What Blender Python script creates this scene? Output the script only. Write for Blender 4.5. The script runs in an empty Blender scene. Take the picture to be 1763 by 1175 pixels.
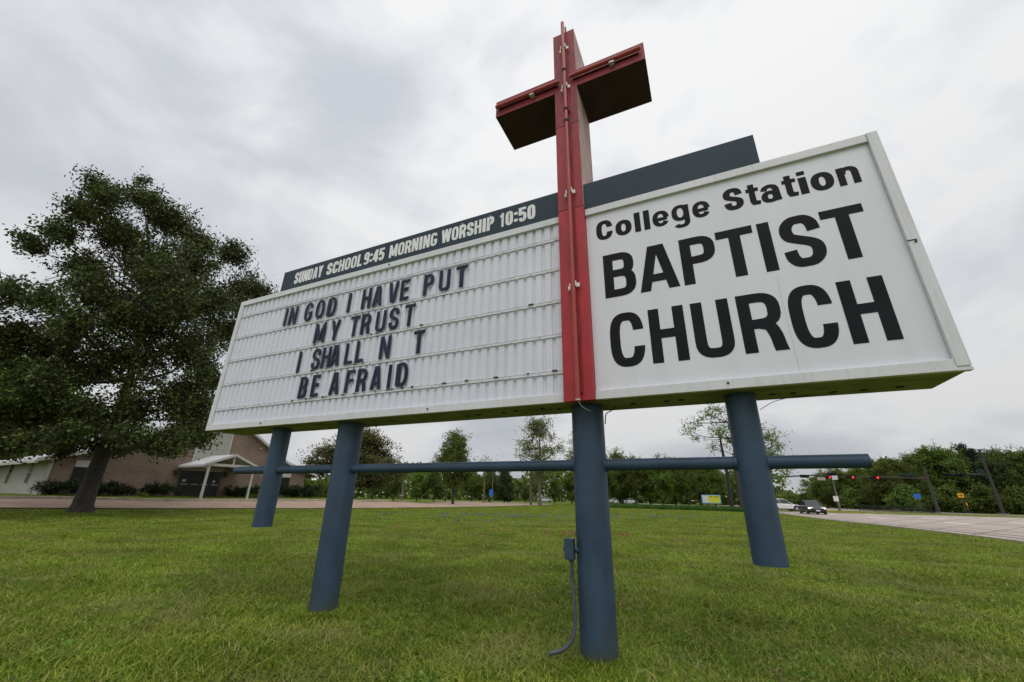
import bpy, bmesh, math, random
import numpy as np
from mathutils import Vector, Matrix
random.seed(7); rng = np.random.default_rng(7)
scene = bpy.context.scene
col = scene.collection
R = math.radians

# ------------------------------------------------------------------ camera
CAM = np.array([7.0533, -3.8208, 1.25])
yaw, pitch, roll = -.439, .3665, .018
F = np.array([math.sin(yaw)*math.cos(pitch), math.cos(yaw)*math.cos(pitch), math.sin(pitch)])
Rt = np.array([math.cos(yaw), -math.sin(yaw), 0.]); Up = np.cross(Rt, F)
R2 = Rt*math.cos(roll)+Up*math.sin(roll); U2 = -Rt*math.sin(roll)+Up*math.cos(roll)
cd = bpy.data.cameras.new('camera'); cam = bpy.data.objects.new('camera', cd); col.objects.link(cam)
m = Matrix([[R2[0], U2[0], -F[0], CAM[0]], [R2[1], U2[1], -F[1], CAM[1]], [R2[2], U2[2], -F[2], CAM[2]], [0, 0, 0, 1]])
cam.matrix_world = m
cd.sensor_width = 36; cd.lens = 36*700.6/1763; cd.clip_start = .05; cd.clip_end = 3000
scene.camera = cam

# ------------------------------------------------------------------ world, sun, exposure
SUN_EL, SUN_AZ = 60, 150         # azimuth measured from +Y towards +X
w = bpy.data.worlds.new('World'); scene.world = w; w.use_nodes = True
nt = w.node_tree; N = nt.nodes; Lk = nt.links; N.clear()
def nd(t, **k):
    n = N.new(t)
    for a, b in k.items(): setattr(n, a, b)
    return n
def mth(op, a, b=None, clamp=False):
    n = nd('ShaderNodeMath', operation=op, use_clamp=clamp)
    for i, s in enumerate((a, b)):
        if s is None: continue
        if isinstance(s, (int, float)): n.inputs[i].default_value = s
        else: Lk.new(s, n.inputs[i])
    return n.outputs[0]
sky = nd('ShaderNodeTexSky', sky_type='NISHITA', sun_disc=False)
sky.sun_elevation = R(SUN_EL); sky.sun_rotation = R(SUN_AZ); sky.air_density = 1.0; sky.dust_density = 3
tc = nd('ShaderNodeTexCoord'); sep = nd('ShaderNodeSeparateXYZ'); Lk.new(tc.outputs['Generated'], sep.inputs[0])
zc = mth('ADD', mth('MAXIMUM', sep.outputs[2], 0), .16)
com = nd('ShaderNodeCombineXYZ')
Lk.new(mth('DIVIDE', sep.outputs[0], zc), com.inputs[0]); Lk.new(mth('DIVIDE', sep.outputs[1], zc), com.inputs[1])
def noise(scale, detail, dist, off, rough=.5, src=None, sc=(1, 1, 1)):
    mp = nd('ShaderNodeMapping'); mp.inputs['Location'].default_value = off; mp.inputs['Scale'].default_value = sc; Lk.new(src or com.outputs[0], mp.inputs[0])
    n = nd('ShaderNodeTexNoise'); n.inputs['Scale'].default_value = scale; n.inputs['Detail'].default_value = detail
    n.inputs['Distortion'].default_value = dist; n.inputs['Roughness'].default_value = rough
    Lk.new(mp.outputs[0], n.inputs['Vector']); return n.outputs['Fac']
n1 = noise(.62, 5, .6, (3.1, 1.7, 0), .5); n2 = noise(1.0, 9, .35, (3.6, 2.2, 1.3), .52, tc.outputs['Generated'], (3.0, 3.0, 5.5)); n3 = noise(1.0, 6, .2, (1.6, 5.2, 4.3), .5, tc.outputs['Generated'], (1.7, 1.7, 2.6))
cl = mth('ADD', mth('ADD', mth('MULTIPLY', n1, .30), mth('MULTIPLY', n2, .40)), mth('MULTIPLY', n3, .30))
rmp = nd('ShaderNodeValToRGB'); Lk.new(cl, rmp.inputs[0])
rmp.color_ramp.interpolation = 'B_SPLINE'
e = rmp.color_ramp.elements; e[0].position = .39; e[0].color = (.62, .65, .71, 1); e[1].position = .60; e[1].color = (1.17, 1.17, 1.17, 1)
x = e.new(.49); x.color = (.88, .895, .93, 1)
# overcast luminance: brighter overhead than at the horizon
grad = nd('ShaderNodeMapRange'); Lk.new(sep.outputs[2], grad.inputs[0])
grad.inputs[1].default_value = -.02; grad.inputs[2].default_value = .75; grad.inputs[3].default_value = .66; grad.inputs[4].default_value = .95
vm = nd('ShaderNodeVectorMath', operation='SCALE'); Lk.new(rmp.outputs[0], vm.inputs[0]); Lk.new(mth('MULTIPLY', grad.outputs[0], 10.0), vm.inputs['Scale'])
mx = nd('ShaderNodeMix', data_type='RGBA'); mx.inputs[0].default_value = .95
Lk.new(sky.outputs[0], mx.inputs[6]); Lk.new(vm.outputs[0], mx.inputs[7])
bg = nd('ShaderNodeBackground'); bg.inputs[1].default_value = .1; Lk.new(mx.outputs[2], bg.inputs[0])
out = nd('ShaderNodeOutputWorld'); Lk.new(bg.outputs[0], out.inputs[0])
sd = bpy.data.lights.new('sun', 'SUN'); so = bpy.data.objects.new('sun', sd); col.objects.link(so)
sd.energy = 1.3; sd.angle = R(50); sd.color = (1, .985, .96)
so.rotation_euler = (R(90-SUN_EL), 0, R(180-SUN_AZ)); so.location = (0, 0, 60)
vs = scene.view_settings; vs.view_transform = 'Standard'; vs.look = 'None'; vs.exposure = 0; vs.gamma = 1; vs.use_curve_mapping = False

# ------------------------------------------------------------------ helpers
def ray(px, py):
    d = F+R2*(px-881.5)/700.6-U2*(py-587.5)/700.6
    return d/math.hypot(d[0], d[1])
def W(px, py, t): return CAM+t*ray(px, py)                 # a point of the place seen in that direction, t metres off
P0 = (CAM+46*ray(345, 855))[:2]                            # church facade origin
uF = np.array([.09460929, .99551448]); vF = np.array([-.99551448, .09460929])
def sm(x): x = np.clip(x, 0, 1); return x*x*(3-2*x)
def gz(x, y):                                              # height of the ground
    x = np.asarray(x, float); y = np.asarray(y, float)
    s = (x-P0[0])*uF[0]+(y-P0[1])*uF[1]; v = (x-P0[0])*vF[0]+(y-P0[1])*vF[1]
    nr = np.exp(-((x-6)**2+(y-4)**2)/400)
    return .84*sm((v+16)/16)*sm((34-s)/24)-nr*(.05-.012*np.sin(x*1.3+y*.7)-.010*np.sin(y*1.9-x*.8+1))
def flat(px, py):
    d = ray(px, py); t = 5.
    for _ in range(4000):
        p = CAM+t*d
        if p[2] <= gz(p[0], p[1]): break
        t += .05
    return p
def props(o, label=None, cat=None, group=None, kind=None):
    for k, v in (('label', label), ('category', cat), ('group', group), ('kind', kind)):
        if v: o[k] = v
    return o
def empty(name, loc, label, cat, group=None, rz=0):
    o = bpy.data.objects.new(name, None); col.objects.link(o); o.location = [float(a) for a in loc]; o.rotation_euler.z = rz
    o.empty_display_size = .2
    return props(o, label, cat, group)
def link(name, me, mats, parent=None):
    o = bpy.data.objects.new(name, me); col.objects.link(o)
    for mm in (mats if isinstance(mats, (list, tuple)) else [mats]):
        if mm and len(me.materials) < (len(mats) if isinstance(mats, (list, tuple)) else 1): me.materials.append(mm)
    if parent is not None: o.parent = parent
    return o
class MB:
    def __init__(s): s.v = []; s.f = []; s.m = []
    def add(s, vs, fs, mi=0):
        b = len(s.v); s.v += [tuple(float(c) for c in p) for p in vs]; s.f += [tuple(i+b for i in f) for f in fs]; s.m += [mi]*len(fs); return s
    def box(s, x0, x1, y0, y1, z0, z1, mi=0):
        return s.add([(x0,y0,z0),(x1,y0,z0),(x1,y1,z0),(x0,y1,z0),(x0,y0,z1),(x1,y0,z1),(x1,y1,z1),(x0,y1,z1)],
                     [(0,3,2,1),(4,5,6,7),(0,1,5,4),(1,2,6,5),(2,3,7,6),(3,0,4,7)], mi)
    def obox(s, c, ax, ay, az, hx, hy, hz, mi=0):          # oriented box
        c, ax, ay, az = map(np.array, (c, ax, ay, az)); vs = []
        for sz in (-1, 1):
            for sx, sy in ((-1,-1),(1,-1),(1,1),(-1,1)): vs.append(c+ax*hx*sx+ay*hy*sy+az*hz*sz)
        return s.add(vs, [(0,3,2,1),(4,5,6,7),(0,1,5,4),(1,2,6,5),(2,3,7,6),(3,0,4,7)], mi)
    def tube(s, pts, rad, n=12, caps=True, mi=0):
        pts = [Vector([float(c) for c in p]) for p in pts]; k = len(pts)
        rad = rad if isinstance(rad, (list, tuple)) else [rad]*k
        vs = []; prev = None
        for i, p in enumerate(pts):
            d = (pts[min(i+1, k-1)]-pts[max(i-1, 0)]).normalized()
            if prev is None:
                a = Vector((1, 0, 0)) if abs(d.x) < .9 else Vector((0, 1, 0)); a = (a-d*a.dot(d)).normalized()
            else: a = (prev-d*prev.dot(d)).normalized()
            prev = a; b = d.cross(a)
            for j in range(n):
                t = 2*math.pi*j/n; vs.append(p+(a*math.cos(t)+b*math.sin(t))*rad[i])
        fs = [(i*n+j, i*n+(j+1) % n, (i+1)*n+(j+1) % n, (i+1)*n+j) for i in range(k-1) for j in range(n)]
        if caps: fs += [tuple(reversed(range(n))), tuple(range((k-1)*n, k*n))]
        return s.add(vs, fs, mi)
    def mesh(s, name, smooth=False, bevel=0):
        me = bpy.data.meshes.new(name); me.from_pydata(s.v, [], s.f); me.polygons.foreach_set('material_index', s.m)
        if bevel:
            bm = bmesh.new(); bm.from_mesh(me)
            bmesh.ops.bevel(bm, geom=bm.edges[:], offset=bevel, segments=2, affect='EDGES', profile=.7); bm.to_mesh(me); bm.free()
        if smooth:
            me.polygons.foreach_set('use_smooth', [True]*len(me.polygons)); me.set_sharp_from_angle(angle=R(40))
        me.update(); return me
    def build(s, name, mats, parent=None, smooth=False, bevel=0): return link(name, s.mesh(name, smooth, bevel), mats, parent)
def copytree(o, parent=None):
    c = o.copy(); col.objects.link(c)
    if parent is not None: c.parent = parent
    for ch in list(o.children): copytree(ch, c)
    return c

MATS = {}
def mat(name, c, rough=.6, var=.12, scale=3, bump=0, bscale=40, metal=0, spec=.4, dirt=None, dscale=6, damt=.5, dstretch=(1,1,1), coord='Object', emis=None, speck=None):
    if name in MATS: return MATS[name]
    m = bpy.data.materials.new(name); m.use_nodes = True; t = m.node_tree; n = t.nodes; l = t.links
    b = n['Principled BSDF']; b.inputs['Roughness'].default_value = rough; b.inputs['Metallic'].default_value = metal
    b.inputs['Specular IOR Level'].default_value = spec
    tcn = n.new('ShaderNodeTexCoord')
    if coord == 'World':
        g = n.new('ShaderNodeNewGeometry'); src = g.outputs['Position']
    else: src = tcn.outputs['Object']
    no = n.new('ShaderNodeTexNoise'); no.inputs['Scale'].default_value = scale; no.inputs['Detail'].default_value = 6; l.new(src, no.inputs[0])
    r = n.new('ShaderNodeValToRGB'); l.new(no.outputs[0], r.inputs[0])
    r.color_ramp.elements[0].position = .3; r.color_ramp.elements[1].position = .7
    r.color_ramp.elements[0].color = tuple(a*(1-var) for a in c)+(1,); r.color_ramp.elements[1].color = tuple(min(1, a*(1+var)) for a in c)+(1,)
    outc = r.outputs[0]
    if dirt:
        mp = n.new('ShaderNodeMapping'); mp.inputs['Scale'].default_value = dstretch; l.new(src, mp.inputs[0])
        d = n.new('ShaderNodeTexNoise'); d.inputs['Scale'].default_value = dscale; d.inputs['Detail'].default_value = 8; d.inputs['Roughness'].default_value = .65; l.new(mp.outputs[0], d.inputs[0])
        dr = n.new('ShaderNodeValToRGB'); dr.color_ramp.elements[0].position = .48; dr.color_ramp.elements[1].position = .72
        dr.color_ramp.elements[1].color = (damt,)*3+(1,); l.new(d.outputs[0], dr.inputs[0])
        mi = n.new('ShaderNodeMix'); mi.data_type = 'RGBA'; l.new(dr.outputs[0], mi.inputs[0]); l.new(outc, mi.inputs[6]); mi.inputs[7].default_value = dirt+(1,)
        outc = mi.outputs[2]
    if speck:
        for ssc, th in ((95, .70), (22, .735)):
            d = n.new('ShaderNodeTexNoise'); d.inputs['Scale'].default_value = ssc; d.inputs['Detail'].default_value = 3; l.new(src, d.inputs[0])
            dr = n.new('ShaderNodeValToRGB'); dr.color_ramp.elements[0].position = th; dr.color_ramp.elements[1].position = th+.03; l.new(d.outputs[0], dr.inputs[0])
            mi = n.new('ShaderNodeMix'); mi.data_type = 'RGBA'; l.new(dr.outputs[0], mi.inputs[0]); l.new(outc, mi.inputs[6]); mi.inputs[7].default_value = speck+(1,); outc = mi.outputs[2]
    l.new(outc, b.inputs['Base Color'])
    if bump:
        bn = n.new('ShaderNodeTexNoise'); bn.inputs['Scale'].default_value = bscale; bn.inputs['Detail'].default_value = 5; l.new(src, bn.inputs[0])
        bp = n.new('ShaderNodeBump'); bp.inputs['Strength'].default_value = bump; bp.inputs['Distance'].default_value = .02; l.new(bn.outputs[0], bp.inputs['Height']); l.new(bp.outputs[0], b.inputs['Normal'])
    if emis: b.inputs['Emission Color'].default_value = emis[:3]+(1,); b.inputs['Emission Strength'].default_value = emis[3]
    MATS[name] = m; return m

def leafmat(name, a, b_, c, trans=.35, rough=.6):
    """three leaf colours spread over the leaves"""
    m = bpy.data.materials.new(name); m.use_nodes = True; t = m.node_tree; n = t.nodes; l = t.links; n.clear()
    g = n.new('ShaderNodeNewGeometry'); r = n.new('ShaderNodeValToRGB'); l.new(g.outputs['Random Per Island'], r.inputs[0])
    e = r.color_ramp.elements; e[0].color = a+(1,); e[1].color = c+(1,); x = e.new(.55); x.color = b_+(1,)
    no = n.new('ShaderNodeTexNoise'); no.inputs['Scale'].default_value = .9; no.inputs['Detail'].default_value = 3; l.new(g.outputs['Position'], no.inputs[0])
    hs = n.new('ShaderNodeHueSaturation'); l.new(r.outputs[0], hs.inputs['Color'])
    mr = n.new('ShaderNodeMapRange'); mr.inputs[1].default_value = .3; mr.inputs[2].default_value = .7; mr.inputs[3].default_value = .62; mr.inputs[4].default_value = 1.35; l.new(no.outputs[0], mr.inputs[0])
    oi = n.new('ShaderNodeObjectInfo'); mo = n.new('ShaderNodeMapRange'); mo.inputs[3].default_value = .8; mo.inputs[4].default_value = 1.2; l.new(oi.outputs['Random'], mo.inputs[0])
    mm = n.new('ShaderNodeMath'); mm.operation = 'MULTIPLY'; l.new(mr.outputs[0], mm.inputs[0]); l.new(mo.outputs[0], mm.inputs[1]); l.new(mm.outputs[0], hs.inputs['Value'])
    mh = n.new('ShaderNodeMapRange'); mh.inputs[3].default_value = .485; mh.inputs[4].default_value = .515; l.new(oi.outputs['Random'], mh.inputs[0]); l.new(mh.outputs[0], hs.inputs['Hue'])
    d = n.new('ShaderNodeBsdfPrincipled'); d.inputs['Roughness'].default_value = rough; d.inputs['Specular IOR Level'].default_value = .2; l.new(hs.outputs[0], d.inputs['Base Color'])
    tr = n.new('ShaderNodeBsdfTranslucent'); l.new(hs.outputs[0], tr.inputs[0])
    ms = n.new('ShaderNodeMixShader'); ms.inputs[0].default_value = trans; l.new(d.outputs[0], ms.inputs[1]); l.new(tr.outputs[0], ms.inputs[2])
    o = n.new('ShaderNodeOutputMaterial'); l.new(ms.outputs[0], o.inputs[0]); return m

def leaves(centers, size, rg, flat_=0.0, aspect=.55):
    """many leaf-shaped quads at the given centres"""
    n = len(centers); a = rg.normal(size=(n, 3)); a /= np.linalg.norm(a, axis=1)[:, None]; b = rg.normal(size=(n, 3)); b[:, 2] *= 1-flat_; b -= a*(a*b).sum(1)[:, None]; b /= np.linalg.norm(b, axis=1)[:, None]
    s = size*rg.uniform(.6, 1.4, n)[:, None]; w_ = s*aspect
    V = np.stack([centers-a*s*.5, centers+b*w_*.5-a*s*.05, centers+a*s*.5, centers-b*w_*.5-a*s*.05], 1).reshape(-1, 3)
    return V, np.arange(4*n).reshape(-1, 4)
# ------------------------------------------------------------------ ground
def lawn_material():
    m = bpy.data.materials.new('lawn_soil'); m.use_nodes = True; t = m.node_tree; n = t.nodes; l = t.links; b = n['Principled BSDF']
    b.inputs['Roughness'].default_value = .9; b.inputs['Specular IOR Level'].default_value = .1
    g = n.new('ShaderNodeNewGeometry')
    def nz(s, d, dist=0):
        x = n.new('ShaderNodeTexNoise'); x.inputs['Scale'].default_value = s; x.inputs['Detail'].default_value = d; x.inputs['Distortion'].default_value = dist; l.new(g.outputs['Position'], x.inputs[0]); return x.outputs[0]
    r = n.new('ShaderNodeValToRGB'); l.new(nz(.35, 8, .6), r.inputs[0]); e = r.color_ramp.elements
    e[0].position = .33; e[0].color = (.070, .110, .014, 1); e[1].position = .68; e[1].color = (.18, .21, .04, 1); x = e.new(.5); x.color = (.12, .165, .022, 1)
    r2 = n.new('ShaderNodeValToRGB'); l.new(nz(9, 8), r2.inputs[0]); r2.color_ramp.elements[0].color = (.35,)*3+(1,); r2.color_ramp.elements[0].position = .3; r2.color_ramp.elements[1].color = (1.25,)*3+(1,); r2.color_ramp.elements[1].position = .62
    mi = n.new('ShaderNodeMix'); mi.data_type = 'RGBA'; mi.blend_type = 'MULTIPLY'; mi.inputs[0].default_value = .8; l.new(r.outputs[0], mi.inputs[6]); l.new(r2.outputs[0], mi.inputs[7])
    l.new(mi.outputs[2], b.inputs['Base Color'])
    bp = n.new('ShaderNodeBump'); bp.inputs['Strength'].default_value = .6; bp.inputs['Distance'].default_value = .03; l.new(nz(25, 6), bp.inputs['Height']); l.new(bp.outputs[0], b.inputs['Normal'])
    return m
def sinh_axis(c, lo, hi, n, k=5.):
    s = np.linspace(-1, 1, n); a = np.sinh(k*s)/math.sinh(k); return np.where(a < 0, c+a*(c-lo), c+a*(hi-c))
gx = np.unique(np.concatenate([sinh_axis(5, -900, 900, 161), np.arange(-75, 25, 1.4)])); gy = np.unique(np.concatenate([sinh_axis(0, -300, 1300, 161), np.arange(-25, 110, 1.6)]))
GX, GY = np.meshgrid(gx, gy)
GZ = gz(GX, GY)
vs_ = np.stack([GX.ravel(), GY.ravel(), GZ.ravel()], 1); nx, ny = len(gx), len(gy)
ii, jj = np.meshgrid(np.arange(nx-1), np.arange(ny-1)); a0 = (jj*nx+ii).ravel()
fc = np.stack([a0, a0+1, a0+nx+1, a0+nx], 1)
def npmesh(name, V, Fc):
    me = bpy.data.meshes.new(name); k = Fc.shape[1]; me.vertices.add(len(V)); me.vertices.foreach_set('co', V.astype(np.float32).ravel())
    me.loops.add(len(Fc)*k); me.loops.foreach_set('vertex_index', Fc.astype(np.int32).ravel())
    me.polygons.add(len(Fc)); me.polygons.foreach_set('loop_start', np.arange(0, len(Fc)*k, k, dtype=np.int32)); me.update(calc_edges=True); return me
lawn_m = lawn_material()
props(link('lawn', npmesh('lawn', vs_, fc), lawn_m), 'mown green lawn under and around the church sign', None, None, 'structure')

def smoothline(pts, n=8):
    pts = [np.array(p, float) for p in pts]; o = []
    for i in range(len(pts)-1):
        p0, p1, p2, p3 = pts[max(i-1, 0)], pts[i], pts[i+1], pts[min(i+2, len(pts)-1)]
        for k in range(n):
            t = k/n; o.append(.5*((2*p1)+(-p0+p2)*t+(2*p0-5*p1+4*p2-p3)*t*t+(-p0+3*p1-3*p2+p3)*t**3))
    o.append(pts[-1]); return o
def sheet(name, A, B, m, lift, kind='structure', rows=8, label=None):
    """a sheet between two edge lines of equal length, laid on the ground"""
    mb = MB(); vs = []
    for a, b in zip(A, B):
        for k in range(rows+1):
            p = a+(b-a)*k/rows; vs.append((p[0], p[1], float(gz(p[0], p[1]))+lift))
    n = rows+1; mb.add(vs, [(i*n+k, i*n+k+1, (i+1)*n+k+1, (i+1)*n+k) for i in range(len(A)-1) for k in range(rows)])
    o = mb.build(name, m); return props(o, label, None, None, kind)
def resample(L, n):
    L = [np.array(p[:2], float) for p in L]; d = np.r_[0, np.cumsum([np.linalg.norm(b-a) for a, b in zip(L, L[1:])])]
    s = np.linspace(0, d[-1], n); A = np.array(L); return [np.array([np.interp(q, d, A[:, 0]), np.interp(q, d, A[:, 1])]) for q in s]

road_m = mat('road_concrete', (.42, .35, .305), .85, .1, .5, .15, 60, dirt=(.30, .25, .22), dscale=.35, damt=.55, dstretch=(1, .12, 1), coord='World')
drive_m = mat('drive_concrete', (.36, .25, .185), .85, .12, .8, .15, 40, dirt=(.2, .13, .1), dscale=.5, damt=.5, coord='World')
kerb_m = mat('kerb_concrete', (.42, .36, .29), .85, .15, 2, .2, 40, dirt=(.15, .12, .09), dscale=3, damt=.6, coord='World')
paint_m = mat('road_paint_white', (.88, .87, .85), .7, .1, 6, coord='World')
ypaint_m = mat('road_paint_yellow', (.75, .40, .05), .7, .1, 6, coord='World')
walk_m = mat('sidewalk', (.42, .36, .31), .85, .1, 1, coord='World')

nearE = smoothline([(19.6, -60), (19.2, -20), (18.4, 5), (17.4, 19.6), (16.4, 29), (15.2, 36), (14.3, 44), (13.9, 54), (13.0, 62), (9, 68), (-2, 73)])
farE = smoothline([(62, -60), (60, -20), (56, 5), (53, 25), (48, 47), (42.5, 70), (36, 86), (31.5, 98), (28.0, 112), (22, 130), (12, 152)])
NR = 90; nE = resample(nearE, NR); fE = resample(farE, NR)
sheet('road', nE, fE, road_m, .03, rows=14, label='wide pale concrete road beside the lawn')
cross_a = [W(1352, 866, 72)[:2], W(1300, 866, 84)[:2], W(1180, 866, 118)[:2], W(1040, 866, 150)[:2], W(900, 866, 175)[:2]]
cross_b = [W(1420, 866, 90)[:2], W(1330, 866, 100)[:2], W(1180, 866, 136)[:2], W(1040, 866, 168)[:2], W(900, 866, 195)[:2]]
sheet('side_road', resample(cross_a, 30), resample(cross_b, 30), road_m, .036, rows=3, label='pale side road crossing behind the trees')
def kerb(name, L, wdt, hgt, lab, lift=0, seg=3.0, side=1, gaps=()):
    """kerb stones laid end to end, each a piece of the kerb"""
    root = props(bpy.data.objects.new(name, None), lab, None, None, 'structure'); col.objects.link(root)
    n = max(2, int(sum(np.linalg.norm(b-a) for a, b in zip(L, L[1:]))/seg)); Q = resample(L, n+1)
    for i in range(n):
        if i in gaps: continue
        a, b = Q[i], Q[i+1]; d = (b-a)/np.linalg.norm(b-a); q = np.array([-d[1], d[0]])*side; a = a+d*.008; b = b-d*.008
        z0, z1 = float(gz(*a))+lift-.1, float(gz(*b))+lift-.1; mb = MB(); pr = [(0, 0), (0, hgt+.08), (.03, hgt+.1), (wdt, hgt+.1), (wdt, 0)]
        vs = [tuple(p+q*o)+(z+h,) for p, z in ((a, z0), (b, z1)) for o, h in pr]; k = 5
        mb.add(vs, [(j, (j+1) % k, k+(j+1) % k, k+j) for j in range(k)]+[tuple(range(k-1, -1, -1)), tuple(range(k, 2*k))])
        mb.build('kerb_stone', kerb_m, root)
    return root
kerb('road_kerb', resample(nearE[16:72], 60), .16, .05, 'low concrete kerb between lawn and road', .03, 3.5, 1)
kerb('far_kerb', resample(farE[20:78], 60), .2, .16, 'raised concrete kerb on the far side of the road', .03, 4, -1)
f2 = [p+np.array([3.0, .8]) for p in fE]; f3 = [p+np.array([.2, .05]) for p in fE]
sheet('sidewalk', f3, f2, walk_m, .15, rows=2, label='concrete sidewalk beyond the far kerb')
# lane dashes: two rows, laid between the edges
def lane(frac0, frac1, i0, length, period, off):
    A = [nE[i]+(fE[i]-nE[i])*(frac0+(frac1-frac0)*i/NR) for i in range(NR)]; L = resample(A, 900); ds = np.linalg.norm(L[1]-L[0]); tot = ds*900; s = off
    while s < tot-length:
        i, j = int(s/ds), int((s+length)/ds)
        if j < 899:
            a, b = L[i], L[j]; d = (b-a)/np.linalg.norm(b-a); q = np.array([-d[1], d[0]])*.24
            mb = MB(); mb.add([tuple(a-q)+(.036,), tuple(b-q)+(.036,), tuple(b+q)+(.036,), tuple(a+q)+(.036,)], [(0, 3, 2, 1)])
            props(mb.build('lane_marking', paint_m), None, None, None, 'structure')
        s += period
lane(.22, .28, 0, 3.0, 9.5, 3.0); lane(.36, .5, 0, 3.0, 9.5, 7.5)
for px in (1430, 1462):
    p = W(px, 873, 88 if px < 1440 else 80); mb = MB(); mb.obox((p[0], p[1], .05), (.9, .4, 0), (-.4, .9, 0), (0, 0, 1), 1.3, .25, .03); props(mb.build('median_nose', ypaint_m), 'yellow painted nose of the traffic median', None, None, 'structure')
joint_m = mat('road_joint_sealant', (.11, .09, .08), .9, .2, 3, coord='World')
def roadline(fr, wdt, m_=joint_m, z=.034, nm='road_joint'):
    A = [nE[i]+(fE[i]-nE[i])*fr for i in range(NR)]; mb = MB(); V = []
    for i in range(NR):
        d = A[min(i+1, NR-1)]-A[max(i-1, 0)]; d = d/np.linalg.norm(d); q = np.array([-d[1], d[0]])*wdt/2; V += [tuple(A[i]-q)+(z,), tuple(A[i]+q)+(z,)]
    mb.add(V, [(2*i, 2*i+1, 2*i+3, 2*i+2) for i in range(NR-1)]); props(mb.build(nm, m_), None, None, None, 'structure')
roadline(.035, .14); roadline(.17, .05); roadline(.6, .06); roadline(.08, .8, mat('tyre_darkened_concrete', (.37, .305, .265), .85, .12, .6, coord='World'), .0325, 'wheel_track'); roadline(.135, .7, MATS['tyre_darkened_concrete'], .0325, 'wheel_track'); roadline(.315, .7, MATS['tyre_darkened_concrete'], .0325, 'wheel_track'); roadline(.45, .8, MATS['tyre_darkened_concrete'], .0325, 'wheel_track')
for i in range(14, 70, 2):
    a, b = nE[i], fE[i]; d = (b-a)/np.linalg.norm(b-a); q = np.array([-d[1], d[0]])*.025; MB().add([tuple(a-q)+(.0345,), tuple(b-q)+(.0345,), tuple(b+q)+(.0345,), tuple(a+q)+(.0345,)], [(0, 3, 2, 1)]); 
    mb = MB(); mb.add([tuple(a-q)+(.0345,), tuple(b-q)+(.0345,), tuple(b+q)+(.0345,), tuple(a+q)+(.0345,)], [(0, 1, 2, 3)]); props(mb.build('road_joint', joint_m), None, None, None, 'structure')
# driveway
dn = [flat(px, py)[:2] for px, py in ((-260, 872), (-120, 874.5), (0, 876.3), (150, 876.8), (300, 877), (450, 876.5), (602, 876), (700, 875), (786, 873.8), (860, 872.3), (909, 871), (945, 870.2))]
df = [flat(px, py)[:2] for px, py in ((-260, 856), (-120, 858.5), (0, 860.3), (127, 861.7), (270, 864.3), (352, 864.5), (480, 864), (600, 863.8), (664, 864.2), (786, 865.4), (870, 867.4), (950, 869.8))]
dn = smoothline(dn, 6); df = smoothline(df, 6)
sheet('driveway', dn, df, drive_m, .05, rows=6, label='pinkish concrete church driveway')
kerb('driveway_kerb', resample(df, 80), .15, .15, 'concrete kerb along the church side of the driveway', .05, 1.6, 1, gaps=(22, 23, 34))

# ------------------------------------------------------------------ grass
def in_road(x, y):
    # x beyond the near edge, or on the driveway
    ne = np.array(nearE); bad = (x > np.interp(y, ne[:62, 1], ne[:62, 0])-.05) & (y < 66)
    d0, d1 = np.array(dn), np.array(df); poly = np.vstack([d0, d1[::-1]]); inside = np.zeros(len(x), bool); j = len(poly)-1
    for i in range(len(poly)):
        xi, yi, xj, yj = *poly[i], *poly[j]; c = ((yi > y) != (yj > y)); 
        with np.errstate(divide='ignore', invalid='ignore'): cc = c & (x < (xj-xi)*(y-yi)/(yj-yi+1e-12)+xi)
        inside ^= cc; j = i
    return bad | inside
def grassmat():
    m = leafmat('grass_blades', (.082, .148, .007), (.195, .28, .015), (.42, .42, .085), .3, .55)
    t = m.node_tree; n = t.nodes; l = t.links
    hs = [x for x in n if x.type == 'HUE_SAT'][0]; no = [x for x in n if x.type == 'TEX_NOISE'][0]; no.inputs['Scale'].default_value = .55; no.inputs['Detail'].default_value = 6
    mr = [x for x in n if x.type == 'MAP_RANGE'][0]; mr.inputs[3].default_value = .66; mr.inputs[4].default_value = 1.25
    g = [x for x in n if x.type == 'NEW_GEOMETRY'][0]; n3 = n.new('ShaderNodeTexNoise'); n3.inputs['Scale'].default_value = .9; n3.inputs['Detail'].default_value = 5
    mp = n.new('ShaderNodeMapping'); mp.inputs['Location'].default_value = (40, 11, 3); l.new(g.outputs['Position'], mp.inputs[0]); l.new(mp.outputs[0], n3.inputs[0])
    r = n.new('ShaderNodeValToRGB'); r.color_ramp.elements[0].position = .5; r.color_ramp.elements[1].position = .72; r.color_ramp.elements[1].color = (.5, .5, .5, 1); l.new(n3.outputs[0], r.inputs[0])
    mi = n.new('ShaderNodeMix'); mi.data_type = 'RGBA'; l.new(r.outputs[0], mi.inputs[0]); l.new(hs.outputs[0], mi.inputs[6]); mi.inputs[7].default_value = (.33, .29, .12, 1)
    for x in list(l):
        if x.from_node == hs and x.to_node.type in ('BSDF_PRINCIPLED', 'BSDF_TRANSLUCENT'): l.new(mi.outputs[2], x.to_socket)
    return m
grass_m = grassmat()
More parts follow.
